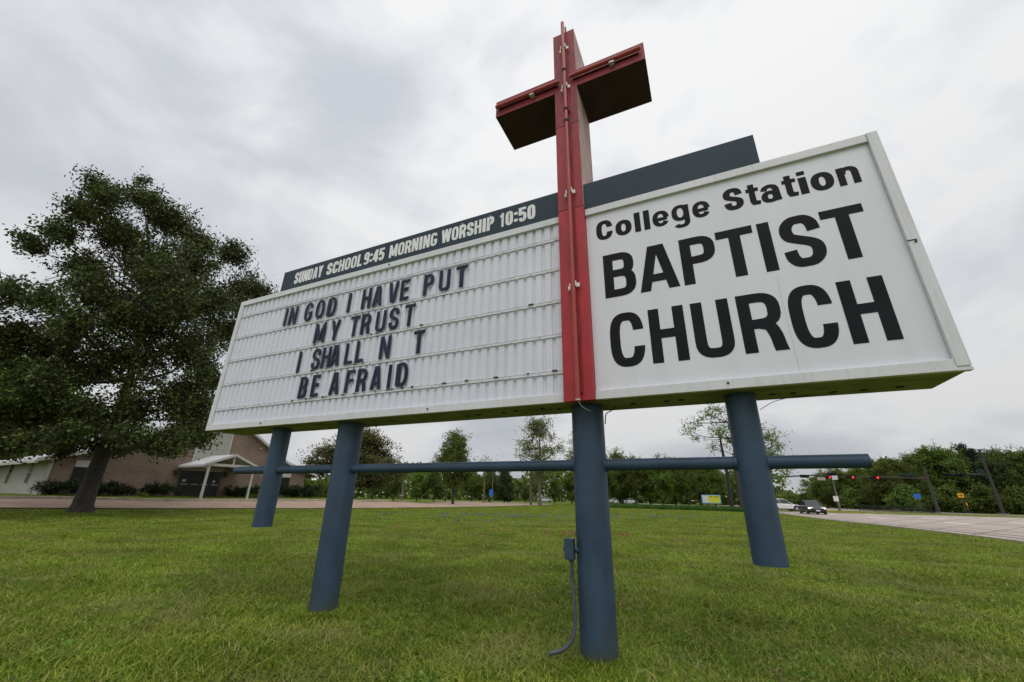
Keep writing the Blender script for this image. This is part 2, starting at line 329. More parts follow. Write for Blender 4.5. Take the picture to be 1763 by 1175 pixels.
def tuft(name, nb, rad, h0, h1, wd, seed, lean=.5):
    r = np.random.default_rng(seed); V = []; Q = []
    for _ in range(nb):
        a, q = r.uniform(0, 6.283), rad*math.sqrt(r.uniform()); x, y = q*math.cos(a), q*math.sin(a); h = r.uniform(h0, h1); b = r.uniform(0, 6.283); ln = h*r.uniform(.1, lean*1.6)
        dx, dy = math.cos(b), math.sin(b); c = b+r.uniform(.8, 2.3); wx, wy = math.cos(c)*wd/2, math.sin(c)*wd/2; k = len(V)
        for t, ww in ((0, 1), (.5, .85), (1, .12)):
            ox, oy = x+dx*ln*t*t, y+dy*ln*t*t; z = h*(t-.25*t*t*lean)
            V += [(ox-wx*ww, oy-wy*ww, z-.01), (ox+wx*ww, oy+wy*ww, z-.01)]
        Q += [(k, k+1, k+3, k+2), (k+2, k+3, k+5, k+4)]
    me = npmesh(name, np.array(V), np.array(Q)); me.materials.append(grass_m); return me
def scatter(name, P, S, protos, seed, label, rot=True):
    """one object whose points carry small tufts (geometry nodes)"""
    me = bpy.data.meshes.new(name); me.vertices.add(len(P)); me.vertices.foreach_set('co', P.astype(np.float32).ravel())
    at = me.attributes.new('sc', 'FLOAT', 'POINT'); at.data.foreach_set('value', S.astype(np.float32))
    at = me.attributes.new('rt', 'FLOAT', 'POINT'); at.data.foreach_set('value', np.random.default_rng(seed).uniform(0, 6.283, len(P)).astype(np.float32))
    o = bpy.data.objects.new(name, me); col.objects.link(o); props(o, label, None, None, 'stuff')
    ng = bpy.data.node_groups.new(name, 'GeometryNodeTree'); ng.interface.new_socket('Geometry', in_out='INPUT', socket_type='NodeSocketGeometry'); ng.interface.new_socket('Geometry', in_out='OUTPUT', socket_type='NodeSocketGeometry')
    n = ng.nodes; l = ng.links; gi = n.new('NodeGroupInput'); go = n.new('NodeGroupOutput')
    jn = n.new('GeometryNodeGeometryToInstance')
    for me_p in protos:
        po = bpy.data.objects.new(me_p.name, me_p); oi = n.new('GeometryNodeObjectInfo'); oi.inputs['Object'].default_value = po; oi.inputs['As Instance'].default_value = True; l.new(oi.outputs['Geometry'], jn.inputs[0])
    ip = n.new('GeometryNodeInstanceOnPoints'); l.new(gi.outputs[0], ip.inputs['Points']); l.new(jn.outputs[0], ip.inputs['Instance'])
    # several prototypes: join as separate instances and pick one
    j2 = n.new('GeometryNodeJoinGeometry')
    for nn in list(n):
        if nn.type == 'OBJECT_INFO': l.new(nn.outputs['Geometry'], j2.inputs[0])
    l.new(j2.outputs[0], ip.inputs['Instance']); n.remove(jn); ip.inputs['Pick Instance'].default_value = True
    na = n.new('GeometryNodeInputNamedAttribute'); na.data_type = 'FLOAT'; na.inputs[0].default_value = 'sc'
    nb = n.new('GeometryNodeInputNamedAttribute'); nb.data_type = 'FLOAT'; nb.inputs[0].default_value = 'rt'
    cb = n.new('ShaderNodeCombineXYZ'); l.new(nb.outputs[0], cb.inputs[2]); l.new(cb.outputs[0], ip.inputs['Rotation']); l.new(na.outputs[0], ip.inputs['Scale'])
    l.new(ip.outputs[0], go.inputs[0]); md = o.modifiers.new('scatter', 'NODES'); md.node_group = ng; return o
def wedge(n, r0, r1, pw, a0=-62, a1=62, seed=1):
    r = np.random.default_rng(seed); u = r.uniform(size=n); k = 2-pw; q = (r0**k+(r1**k-r0**k)*u)**(1/k); a = yaw+np.radians(r.uniform(a0, a1, n))
    x, y = CAM[0]+q*np.sin(a), CAM[1]+q*np.cos(a); ok = ~in_road(x, y); return x[ok], y[ok], q[ok]
def lumps(x, y): return .5+.5*np.sin(x*.9+1.7*np.sin(y*.5))*np.sin(y*.8+1.3*np.sin(x*.7))
T1 = [tuft('tuft_%d' % i, 34, .12, .025, .085, .0075, 10+i, 1.1) for i in range(5)]
x, y, q = wedge(60000, 1.3, 22, 1.0, seed=3); S = (.75+.5*rng.uniform(size=len(x))+.35*lumps(x, y))*(1+q*.02)
scatter('grass', np.stack([x, y, gz(x, y)-.005], 1), S, T1, 1, 'short mown grass blades in front of and under the sign')
T2 = [tuft('wide_tuft_%d' % i, 60, .42, .05, .10, .016, 20+i, .9) for i in range(3)]
x, y, q = wedge(42000, 14, 95, .9, seed=5); S = (.7+.5*rng.uniform(size=len(x))+.35*lumps(x*.6, y*.6))*(.85+q*.006)
scatter('far_grass', np.stack([x, y, gz(x, y)-.01], 1), S, T2, 2, 'mown grass stretching to the trees')
# longer tufts near the post feet and in mower-missed patches
T3 = [tuft('long_tuft_%d' % i, 36, .10, .05, .11, .006, 30+i, 1.0) for i in range(3)]
pp = []
for cx, cy, rad, n in ((5.995, .29, .3, 230), (2.754, .29, .32, 200), (5.7, .05, .25, 60)):
    a = rng.uniform(0, 6.283, n); qq = .15+rng.uniform(0, rad-.12, n)**1.0*.9; pp.append(np.stack([cx+qq*np.cos(a), cy+qq*np.sin(a), np.full(n, -.045)], 1))
def patch(px, py, rx, ry, n, tilt=0.):
    c = flat(px, py); a = rng.uniform(0, 6.283, n); q = np.sqrt(rng.uniform(size=n)); d = ray(px, py)[:2]; e2 = np.array([d[1], -d[0]])
    xy = c[:2]+np.outer(q*np.cos(a)*rx, e2)+np.outer(q*np.sin(a)*ry, d); return np.column_stack([xy, gz(xy[:, 0], xy[:, 1])])
for a in ((400, 905, 2.2, 1.0, 500), (330, 912, 1.4, .6, 200), (1560, 1030, .8, .25, 160), (1610, 1040, .35, .2, 70), (820, 915, 3.5, .8, 500), (1000, 893, 5, 2, 700), (1180, 893, 5, 2, 500), (1640, 1030, .5, .15, 60)): pp.append(patch(*a))
P = np.vstack(pp); scatter('long_grass', P, .7+.6*rng.uniform(size=len(P)), T3, 4, 'longer tufts of grass round the posts and in patches of the lawn')
# unmown band before the far trees
L = [flat(px, 875.5)[:2] for px in range(1050, 1290, 12)]; tall = []
for px in np.linspace(1052, 1285, 260):
    for _ in range(14):
        c = W(px+random.uniform(-.5, .5), 866, random.uniform(66, 84)-(px-1050)*.02); tall.append((c[0], c[1], 0))
P = np.array(tall); T4 = [tuft('tall_tuft_%d' % i, 50, .4, .25, .6, .02, 40+i, .6) for i in range(2)]
for t in T4: t.materials.clear(); t.materials.append(leafmat('tall_grass_leaf', (.04, .10, .012), (.06, .14, .018), (.09, .18, .03)))
scatter('tall_grass', P, .7+.6*rng.uniform(size=len(P)), T4, 5, 'unmown dark green grass strip before the far trees')
# dry clippings lying on the turf, and small broad-leaved weeds
cl_m = leafmat('dry_clippings', (.20, .17, .08), (.30, .25, .13), (.40, .34, .2), .2); wd_m = leafmat('clover_leaf', (.11, .19, .025), (.16, .25, .035), (.22, .31, .06), .3)
T5 = []
for i in range(3):
    r = np.random.default_rng(70+i); c = np.column_stack([r.normal(size=26)*.09, r.normal(size=26)*.09, r.uniform(.02, .05, 26)]); V, Q = leaves(c, .05, r, .9, .09); me = npmesh('clipping_%d' % i, V, Q); me.materials.append(cl_m); T5.append(me)
x, y, q = wedge(5200, 1.4, 26, 1.0, seed=9); k = (np.sin(x*1.1+np.sin(y*1.7))*np.sin(y*1.3+1)+.35*rng.normal(size=len(x))) > .25; x, y = x[k], y[k]
scatter('grass_clippings', np.stack([x, y, gz(x, y)], 1), .8+.6*rng.uniform(size=len(x)), T5, 8, 'dry straw-coloured clippings lying in patches on the lawn')
T6 = []
for i in range(2):
    r = np.random.default_rng(80+i); c = np.column_stack([r.normal(size=30)*.06, r.normal(size=30)*.06, r.uniform(.03, .06, 30)]); V, Q = leaves(c, .022, r, .8, .9); me = npmesh('clover_%d' % i, V, Q); me.materials.append(wd_m); T6.append(me)
x, y, q = wedge(1500, 1.4, 14, 1.0, seed=13); k = (np.sin(x*1.7+2)*np.sin(y*1.4)+.3*rng.normal(size=len(x))) > .45; x, y = x[k], y[k]
scatter('clover', np.stack([x, y, gz(x, y)], 1), .8+.8*rng.uniform(size=len(x)), T6, 9, 'low clover weeds dotted in the near lawn')
sl_m = leafmat('soil_clod', (.035, .035, .014), (.06, .055, .024), (.09, .10, .035), 0)
T7 = []
for i in range(2):
    r = np.random.default_rng(90+i); c = np.column_stack([r.normal(size=40)*.10, r.normal(size=40)*.06, r.uniform(.0, .045, 40)]); V, Q = leaves(c, .028, r, .3, .5); me = npmesh('clods_%d' % i, V, Q); me.materials.append(sl_m); T7.append(me)
P = np.vstack([patch(*a) for a in ((1560, 1020, .28, .10, 14), (1600, 1028, .25, .08, 9), (1430, 1003, .35, .08, 8), (640, 1088, .06, .04, 4), (660, 1052, .05, .03, 3), (590, 1052, .05, .03, 3), (270, 1000, .3, .08, 7), (1255, 912, .4, .15, 6), (330, 1000, .2, .1, 4), (1500, 918, .5, .2, 7), (1310, 1080, .1, .05, 4), (130, 905, 1.2, .4, 20), (700, 1150, .04, .03, 3), (1690, 1110, .06, .05, 3))])
scatter('soil_clods', P, .6+.6*rng.uniform(size=len(P)), T7, 11, 'dark churned soil clods showing through the lawn')
# wild flowers
def flower_mesh(name, h, c, head):
    mb = MB(); mb.tube([(0, 0, 0), (0, 0, h)], .003, 4, False, 0)
    for k in range(10):
        a = k*2.4; z = h-head*k/10; rr = .012+.008*k/10; x0, y0 = math.cos(a)*rr, math.sin(a)*rr
        mb.add([(x0*.2, y0*.2, z), (x0-y0*.6, y0+x0*.6, z+.012), (x0*2, y0*2, z+.004), (x0+y0*.6, y0-x0*.6, z-.01)], [(0, 1, 2, 3)], 1)
    me = mb.mesh(name); me.materials.append(MATS['flower_stem']); me.materials.append(c); return me
mat('flower_stem', (.07, .13, .03), .7)
blue = mat('bluebonnet_petal', (.16, .15, .55), .6, .25, 20); pink = mat('pink_petal', (.55, .06, .16), .6, .2, 20); whitep = mat('white_petal', (.8, .8, .75), .6)
B = [patch(*a) for a in ((940, 893, 6, 2.4, 90), (800, 890, 6, 2, 50), (1100, 892, 5, 2, 55), (700, 892, 5, 1.5, 14), (1230, 895, 5, 2.2, 24), (860, 903, 4, 1, 16))]
B = np.vstack(B); scatter('bluebonnets', B, .7+.6*rng.uniform(size=len(B)), [flower_mesh('bluebonnet', .2, blue, .1)], 6, 'blue wildflowers dotted in the lawn behind the posts')
B = np.vstack([patch(*a) for a in ((930, 922, 2.2, .8, 22), (1000, 925, 2.4, .8, 16), (1060, 926, .8, .3, 6), (760, 915, 2.5, .8, 10), (400, 903, 1.6, .6, 4))])
scatter('pink_wildflowers', B, .7+.5*rng.uniform(size=len(B)), [flower_mesh('pink_flower', .15, pink, .03)], 7, 'small pink wildflowers in the lawn left of the middle post')

# ------------------------------------------------------------------ glyphs
def arcp(pts, n=7):
    P = [np.array(p, float) for p in pts]; o = []
    for i in range(len(P)-1):
        p0 = P[i-1] if i else 2*P[0]-P[1]; p1, p2 = P[i], P[i+1]; p3 = P[i+2] if i+2 < len(P) else 2*P[-1]-P[-2]
        for k in range(n):
            t = k/n; o.append(.5*((2*p1)+(-p0+p2)*t+(2*p0-5*p1+4*p2-p3)*t*t+(-p0+3*p1-3*p2+p3)*t**3))
    o.append(P[-1]); return o
def sup(cx, cy, rx, ry, a0, a1, n=20, p=2.4):
    o = []
    for k in range(n+1):
        a = R(a0+(a1-a0)*k/n); c, s = math.cos(a), math.sin(a)
        o.append(np.array([cx+rx*math.copysign(abs(c)**(2/p), c), cy+ry*math.copysign(abs(s)**(2/p), s)]))
    return o
def glyph(ch, Wd, H, wx, wy, p=2.5):
    """centre-line strokes of a letter in a Wd x H box: (points, closed, clip, scale)"""
    a, b = wx/2, wy/2; L, Rr, Bo, T = a, Wd-a, b, H-b; mx = Wd/2; my = H/2; X = lambda u: L+(Rr-L)*u; Y = lambda v: Bo+(T-Bo)*v
    e = H*.12; s = []
    ln = lambda *q, c=False: s.append(([np.array(k, float) for k in q], False, c))
    cv = lambda q: s.append((q, False, False)); cl = lambda q: s.append((q[:-1], True, False))
    m2 = lambda q: arcp([(X(u), Y(v)) for u, v in q])
    if ch in 'Il': ln((mx, 0), (mx, H))
    elif ch == 'H': ln((L, 0), (L, H)); ln((Rr, 0), (Rr, H)); ln((L+a*.9, H*.52), (Rr-a*.9, H*.52))
    elif ch == 'T': ln((mx, 0), (mx, T)); ln((0, T), (Wd, T))
    elif ch == 'L': ln((L, 0), (L, H)); ln((L+a*.9, Bo), (Wd, Bo))
    elif ch in 'EF':
        ln((L, 0), (L, H)); ln((L+a*.9, T), (Wd, T)); ln((L+a*.9, H*.53), (Wd*.92, H*.53))
        if ch == 'E': ln((L+a*.9, Bo), (Wd, Bo))
    elif ch in 'AV':
        f = (lambda y: y) if ch == 'A' else (lambda y: H-y); k = a*1.12
        g = (mx-a*.55-k)/H
        for sx in (1, -1):
            x0, x1 = k-g*e, mx-a*.55+g*e
            q = [(x0, -e), (x1, H+e)]; q = [((x if sx > 0 else Wd-x), f(y)) for x, y in q]; ln(*q, c=True)
        if ch == 'A': ln((k+g*H*.3+a*.6, H*.27), (Wd-k-g*H*.3-a*.6, H*.27))
    elif ch == 'Y':
        ln((mx, 0), (mx, H*.45))
        for sx in (1, -1): ln((mx-sx*0, H*.36), (mx-sx*(mx-a)*1.18, H*1.1), c=True)
    elif ch == 'N': ln((L, 0), (L, H)); ln((Rr, 0), (Rr, H)); g = (Rr-L)*.12; ln((L-g, H+e), (Rr+g, -e), c=True)
    elif ch == 'M':
        ln((L, 0), (L, H)); ln((Rr, 0), (Rr, H)); ln((L-(mx-L)*.12, H+e), (mx+(mx-L)*.05, H*.12), c=True); ln((Rr+(mx-L)*.12, H+e), (mx-(mx-L)*.05, H*.12), c=True)
    elif ch == 'W':
        q = Wd/4; k = a*.8; xs = [k, q+k*.3, mx, Wd-q-k*.3, Wd-k]
        for i in range(4):
            x0, x1 = xs[i], xs[i+1]; up = i % 2; y0, y1 = (0, H) if up else (H, 0); gx_ = (x1-x0)*.12; ln((x0-gx_, y0+(-e if up else e)), (x1+gx_, y1+(e if up else -e)), c=True)
    elif ch in 'O0': cl(sup(mx, my, (Rr-L)/2, (T-Bo)/2, 0, 360, 36, p))
    elif ch in 'CG':
        if ch == 'C': yy = sup(mx, my, (Rr-L)/2, (T-Bo)/2, 17, 343, 38, p+.1); cv([np.array((yy[0][0], yy[0][1]-H*.035))]+yy+[np.array((yy[-1][0], yy[-1][1]+H*.035))])
        else: cv(sup(mx, my, (Rr-L)/2, (T-Bo)/2, 24, 335, 34, p)); ln((Rr, H*.2), (Rr, H*.5)); ln((mx, H*.5-b), (Rr-a*.9, H*.5-b))
    elif ch == 'U': r_ = (Rr-L)/2; ry = min(r_*1.15, H*.4)+0; cv([np.array((L, H))]+sup(mx, Bo+ry, r_, ry, 180, 360, 18, p)+[np.array((Rr, H))])
    elif ch == 'D': x0 = L; cl([np.array((x0, T)), np.array((x0, Bo)), np.array((mx, Bo))][1:1]+[np.array((L, Bo))]+sup(mx*.9, my, Rr-mx*.9, (T-Bo)/2, -90, 90, 20, p)+[np.array((L, T)), np.array((L, Bo))])
    elif ch in 'PR':
        hb = H*.50 if ch == 'P' else H*.47; c0 = (T+hb)/2; ry = (T-hb)/2
        ln((L, 0), (L, H)); cv([np.array((L+a*.9, hb))]+sup(Rr-ry*1.1, c0, ry*1.1, ry, -90, 90, 14, p)+[np.array((L+a*.9, T))])
        if ch == 'R': s.append((arcp([(mx*.95, hb-b*.1), (Rr-a*1.1, hb-b*.75), (Rr-a*.45, H*.26), (Rr-a*.2, H*.1), (Rr+a*.05, -H*.02)], 4), False, True))
    elif ch == 'B':
        hb = H*.53; ln((L, 0), (L, H)); ry = (T-hb)/2; cv([np.array((L+a*.9, hb))]+sup(Rr-ry*1.1-Wd*.03, (T+hb)/2, ry*1.1, ry, -90, 90, 14, p)+[np.array((L+a*.9, T))])
        ry = (hb-Bo)/2; cv([np.array((L+a*.9, Bo))]+sup(Rr-ry*1.05, (hb+Bo)/2, ry*1.05, ry, -90, 90, 14, p)+[np.array((L+a*.9, hb))])
    elif ch == 'S': cv(m2([(1, .70), (.93, .88), (.74, .985), (.5, 1), (.25, .985), (.05, .88), (0, .745), (.08, .62), (.28, .555), (.5, .505), (.74, .45), (.94, .37), (1, .245), (.94, .11), (.74, .015), (.5, 0), (.24, .015), (.06, .12), (0, .30)]))
    elif ch == 'o': cl(sup(mx, my, (Rr-L)/2, (T-Bo)/2, 0, 360, 30, 2.3))
    elif ch == 'e': cv(sup(mx, my, (Rr-L)/2, (T-Bo)/2, 2, 330, 32, 2.3)); ln((L+a*.9, H*.46), (Rr+a*.3, H*.46))
    elif ch == 'g': cl(sup(mx-a*.1, H*.56, (Rr-L)/2, H*.40, 0, 360, 30, 2.3)); cv([np.array((Rr, H)), np.array((Rr, H*.3)), np.array((Rr, 0))]+sup(mx, -H*.02, (Rr-L)/2, H*.26, 0, -150, 14, 2.3)[1:])
    elif ch == 'a': cl(sup(mx-a*.25, H*.30, (Rr-L)/2-a*.25, H*.24, 0, 360, 24, 2.3)); cv(m2([(.02, .72), (.12, .9), (.45, 1), (.8, .93), (.95, .75)])+[np.array((Rr-a*.05, H*.3)), np.array((Rr+a*.1, 0))])
    elif ch == 't': ln((mx-a*.2, H*.2), (mx-a*.2, H*1.0)); cv([np.array((mx-a*.2, H*.2)), np.array((mx-a*.05, Bo+b*.4)), np.array((Wd, Bo))]); ln((0, H*.73), (Wd, H*.73))
    elif ch == 'i': ln((mx, 0), (mx, H*.73)); ln((mx, H*.84), (mx, H))
    elif ch == 'n': ln((L, 0), (L, H)); cv([np.array((L+a*.5, H*.6))]+sup(mx+a*.2, H*.62, Rr-mx-a*.2, T-H*.62, 170, 0, 12, 2.3)+[np.array((Rr, 0))])
    elif ch == '1': ln((Wd*.62, 0), (Wd*.62, H)); ln((Wd*.1, H*.76), (Wd*.62, H*.86))
    elif ch == '4': ln((Wd*.68, 0), (Wd*.68, H)); ln((0, H*.26), (Wd, H*.26)); ln((a*.6, H*.26), (Wd*.62, H+e*.3), c=True)
    elif ch == '5': ln((L*1.0, H*.45), (L*1.0, H)); ln((L+a*.9, T), (Wd*.96, T)); cv(m2([(.0, .50), (.3, .62), (.7, .6), (1, .45), (1, .2), (.8, .03), (.5, 0), (.2, .03), (0, .22)]))
    elif ch == '9': cl(sup(mx, H*.68, (Rr-L)/2, T-H*.68, 0, 360, 26, p)); cv([np.array((Rr, H*.68)), np.array((Rr, H*.35))]+sup(mx, Bo+H*.17, (Rr-L)/2, H*.17, 0, -165, 12, p))
    elif ch == ':': ln((mx, H*.12), (mx, H*.12+wy*1.1)); ln((mx, H*.6), (mx, H*.6+wy*1.1))
    return s
def clipy(poly, lo, hi):
    for s, c in ((1, lo), (-1, -hi)):
        o = []
        for i in range(len(poly)):
            p, q = poly[i-1], poly[i]; fp, fq = s*p[1]-c, s*q[1]-c
            if (fp >= 0) != (fq >= 0): o.append(p+(q-p)*fp/(fp-fq))
            if fq >= 0: o.append(q)
        poly = o
        if len(poly) < 3: return []
    return poly
def strokes_mesh(mb, strokes, wx, wy, H, y0, th, mi=0, shrink=1., inset=0., base=(0, 0), jit=.0003):
    """extrude the strokes in the x-z plane; the face looks to -y"""
    for k, (pts, closed, clip) in enumerate(strokes):
        n = len(pts); offs = []
        for i in range(n):
            if closed: d = pts[(i+1) % n]-pts[i-1]
            else: d = pts[min(i+1, n-1)]-pts[max(i-1, 0)]
            d = d/(np.linalg.norm(d)+1e-9)
            # mitre for straight corners
            if closed: d1, d2 = pts[i]-pts[i-1], pts[(i+1) % n]-pts[i]
            else: d1, d2 = pts[i]-pts[max(i-1, 0)], pts[min(i+1, n-1)]-pts[i]
            l1, l2 = np.linalg.norm(d1), np.linalg.norm(d2); cs = 1.
            if l1 > 1e-9 and l2 > 1e-9: cs = max(.35, math.sqrt(max(0, (1+float(d1@d2)/(l1*l2))/2)))
            nn = np.array([-d[1], d[0]]); offs.append(np.array([nn[0]*wx, nn[1]*wy])*.5*shrink/cs)
        P = [p.copy() for p in pts]
        if inset and not closed:
            d = P[0]-P[1]; P[0] = P[0]-d/np.linalg.norm(d)*inset; d = P[-1]-P[-2]; P[-1] = P[-1]-d/np.linalg.norm(d)*inset
        yf = y0-th-k*jit
        for i in range(n if closed else n-1):
            j = (i+1) % n; q = [P[i]-offs[i], P[j]-offs[j], P[j]+offs[j], P[i]+offs[i]]
            if clip: q = clipy(q, inset, H-inset)
            if len(q) < 3: continue
            ar = sum(q[t-1][0]*q[t][1]-q[t][0]*q[t-1][1] for t in range(len(q)))
            if ar < 0: q = q[::-1]
            m_ = len(q); vs = [(p[0]+base[0], yf, p[1]+base[1]) for p in q]+[(p[0]+base[0], y0, p[1]+base[1]) for p in q]
            mb.add(vs, [tuple(range(m_))]+[(t, m_+t, m_+(t+1) % m_, (t+1) % m_) for t in range(m_)], mi)

# ------------------------------------------------------------------ the church sign
white = mat('white_enamel', (.67, .67, .70), .45, .05, 2, .05, 90, speck=(.25, .22, .18), dirt=(.42, .40, .34), dscale=5, damt=.35, dstretch=(6, 1, .6))
panel_w = mat('white_sign_face', (.715, .715, .775), .35, .03, 1, 0, dirt=(.60, .595, .63), dscale=2.2, damt=.35, dstretch=(2.5, 1, .35))
board_w = mat('fluted_white_plastic', (.70, .705, .785), .4, .05, 1.5, 0, dirt=(.64, .64, .70), dscale=3, damt=.4, dstretch=(8, 1, .5))
track_w = mat('letter_track_plastic', (.68, .68, .74), .3, .06, 8, dirt=(.30, .28, .17), dscale=9, damt=.7, dstretch=(1.2, 1, 8))
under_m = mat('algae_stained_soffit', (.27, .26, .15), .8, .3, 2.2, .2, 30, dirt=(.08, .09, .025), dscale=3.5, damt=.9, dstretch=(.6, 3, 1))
blue_m = mat('slate_blue_paint', (.031, .062, .106), .5, .22, 3, speck=(.018, .02, .022), bump=.12, bscale=60, dirt=(.030, .044, .056), dscale=5, damt=.7, dstretch=(1.5, 1.5, .5))
def mud(m):
    t = m.node_tree; n = t.nodes; l = t.links; b = n['Principled BSDF']; src = b.inputs['Base Color'].links[0].from_socket
    g = n.new('ShaderNodeNewGeometry'); sp = n.new('ShaderNodeSeparateXYZ'); l.new(g.outputs['Position'], sp.inputs[0]); no = n.new('ShaderNodeTexNoise'); no.inputs['Scale'].default_value = 9; no.inputs['Detail'].default_value = 8; l.new(g.outputs['Position'], no.inputs[0])
    a = n.new('ShaderNodeMath'); a.operation = 'MULTIPLY'; a.inputs[1].default_value = .75; l.new(no.outputs[0], a.inputs[0]); s_ = n.new('ShaderNodeMath'); s_.operation = 'SUBTRACT'; l.new(a.outputs[0], s_.inputs[0]); l.new(sp.outputs[2], s_.inputs[1])
    r = n.new('ShaderNodeMapRange'); r.inputs[1].default_value = .12; r.inputs[2].default_value = .42; r.inputs[4].default_value = .7; l.new(s_.outputs[0], r.inputs[0])
    mi = n.new('ShaderNodeMix'); mi.data_type = 'RGBA'; l.new(r.outputs[0], mi.inputs[0]); l.new(src, mi.inputs[6]); mi.inputs[7].default_value = (.06, .065, .045, 1); l.new(mi.outputs[2], b.inputs['Base Color'])
mud(blue_m)
hdr_m = mat('slate_header_paint', (.034, .052, .074), .6, .1, 2, spec=.2)
red_m = mat('red_painted_steel', (.43, .028, .036), .5, .14, 2.2, .08, 30, dirt=(.15, .02, .025), dscale=4, damt=.5, dstretch=(3, 1, .5))
maroon_m = mat('faded_maroon_paint', (.26, .026, .036), .6, .25, 3, .1, 30, dirt=(.07, .015, .02), dscale=5, damt=.7, dstretch=(3, 1, .7))
weath_m = mat('weathered_pink_side', (.46, .34, .31), .8, .18, 4, .15, 30, dirt=(.26, .12, .11), dscale=6, damt=.9, dstretch=(3, 3, .5))
darkm = mat('soffit_shade_seam_maroon', (.035, .011, .013), .7, .3, 3)  # shade under the cross arms put into the colour; seams and channels share it
tube_m = mat('orange_red_neon_housing', (.37, .052, .040), .4, .12, 6, dirt=(.25, .06, .04), dscale=8, damt=.5)
galv = mat('galvanised_metal', (.55, .56, .56), .4, .1, 10, metal=.3); dark_metal = mat('dark_hole', (.012, .012, .01), .8)
wire_m = mat('grey_wire', (.35, .34, .33), .6); black_wire = mat('black_wire', (.02, .02, .02), .6)
ltr_black = mat('black_vinyl', (.011, .012, .015), .6, .25, 3, spec=.12)
hdr_w = mat('off_white_vinyl', (.78, .78, .79), .6, .08, 3)

sign = empty('church_sign', (0, 0, 0), 'large white two-panel church sign with a tall red cross, raised on blue posts', 'church sign')
SW, Z0, Z1, SD = 8.825, 2.139, 4.366, .581
MB().box(.012, 5.84, .052, SD-.01, Z0+.012, Z1-.012).box(6.168, SW-.012, .052, SD-.01, Z0+.012, Z1-.012).build('cabinet', white, sign)
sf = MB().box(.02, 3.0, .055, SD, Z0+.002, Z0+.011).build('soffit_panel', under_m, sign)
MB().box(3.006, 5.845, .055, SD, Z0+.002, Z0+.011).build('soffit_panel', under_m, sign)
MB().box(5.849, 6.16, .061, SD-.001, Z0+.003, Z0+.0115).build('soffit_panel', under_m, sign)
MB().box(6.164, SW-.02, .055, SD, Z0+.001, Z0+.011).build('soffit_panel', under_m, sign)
for hx, hy in ((5.53, .23), (6.46, .30), (6.77, .31), (6.9, .30), (7.65, .34), (7.81, .36), (4.54, .33), (4.7, .31), (5.04, .29), (5.2, .25), (5.68, .32), (1.81, .48), (8.11, .43), (8.32, .44), (8.55, .41), (2.2, .42), (2.45, .4)):
    MB().tube([(hx, hy, Z0+.006), (hx, hy, Z0-.004)], .028, 10).build('drain_hole', dark_metal, sign)
# frame rails (retainers), mitred on the right, joints at x = 3
def rail(x0, x1, z0, z1, y0=0, y1=.05): return MB().box(x0, x1, y0, y1, z0, z1).build('frame_rail', white, sign, bevel=.004)
rail(0, 2.998, Z0, Z0+.085, 0); rail(3.002, 5.848, Z0, Z0+.085); rail(6.158, 8.744, Z0, Z0+.085, -.004)
rail(.002, 2.998, Z1-.085, Z1); rail(3.002, 5.848, Z1-.085, Z1); rail(6.158, 8.744, Z1-.085, Z1)
rail(0, .085, Z0+.087, Z1-.087); rail(8.746, SW, Z0+.03, Z1, -.008)
MB().add([(8.738, -.002, Z0), (SW+.004, -.002, Z0), (SW+.004, .05, Z0), (8.738, .05, Z0), (8.738, -.002, Z0+.05), (SW+.004, -.002, Z0+.02), (SW+.004, .05, Z0+.02), (8.738, .05, Z0+.05)],
         [(0,3,2,1),(4,5,6,7),(0,1,5,4),(1,2,6,5),(2,3,7,6),(3,0,4,7)]).build('corner_cap', white, sign)
# bolts on the frame
for bx, bz in ((8.79, 3.2), (1.3, Z0+.04), (4.2, Z0+.045), (7.3, Z0+.05), (3.3, Z1-.04)):
    MB().tube([(bx, 0, bz), (bx, -.014, bz)], .009, 8).build('bolt', dark_metal, sign)
MB().box(8.738, 8.8, -.0125, -.009, 3.215, 3.222).build('clip', dark_metal, sign)
# fluted letter board in six strips
TR = [4.09, 3.69, 3.285, 2.885, 2.478]; edges = [Z1-.085]+TR+[Z0+.085]
pit = .1135
for k in range(6):
    prof = []; x = .09
    while x < 5.846:
        for dx, dy in ((0, .058), (.066, .056), (.079, .080), (.101, .080)):
            if x+dx < 5.847: prof.append((x+dx, dy))
        x += pit
    prof.append((5.847, .06)); za, zb = edges[k]+.002, edges[k+1]-.002
    mb = MB(); n = len(prof); dy = .0015*(k % 2)
    mb.add([(a, b+dy-.031, za) for a, b in prof]+[(a, b+dy-.031, zb) for a, b in prof], [(i, n+i, n+i+1, i+1) for i in range(n-1)])
    mb.build('fluted_panel', board_w, sign)
for z in TR:
    mb = MB().box(.088, 5.846, .019, .0235, z-.036, z+.002).box(.088, 5.846, .0165, .0185, z-.004, z+.0015).box(.088, 5.846, .015, .0185, z-.036, z-.032)
    x = .3+random.random()*.2
    while x < 5.8: mb.box(x, x+.004, .007, .018, z-.037, z+.0045); x += pit*3
    mb.build('letter_track', track_w, sign)
# grime lumps on the tracks
gm = mat('grime', (.06, .055, .03), .9)
for _ in range(34):
    x = random.uniform(1.5, 5.8); z = random.choice(TR[2:]+TR[4:]*2); MB().obox((x, .008, z-.002), (1, 0, 0), (0, 1, 0), (0, 0, 1), random.uniform(.008, .03), .004, random.uniform(.003, .008)).build('grime_spot', gm, sign)
# header boards
for x0, x1 in ((.995, 5.848), (6.158, 7.919)): MB().box(x0, x1, .0, .03, Z1+.001, 4.729).build('header_board', hdr_m, sign, bevel=.002)
hb = [c for c in sign.children if c.name.startswith('header_board')]
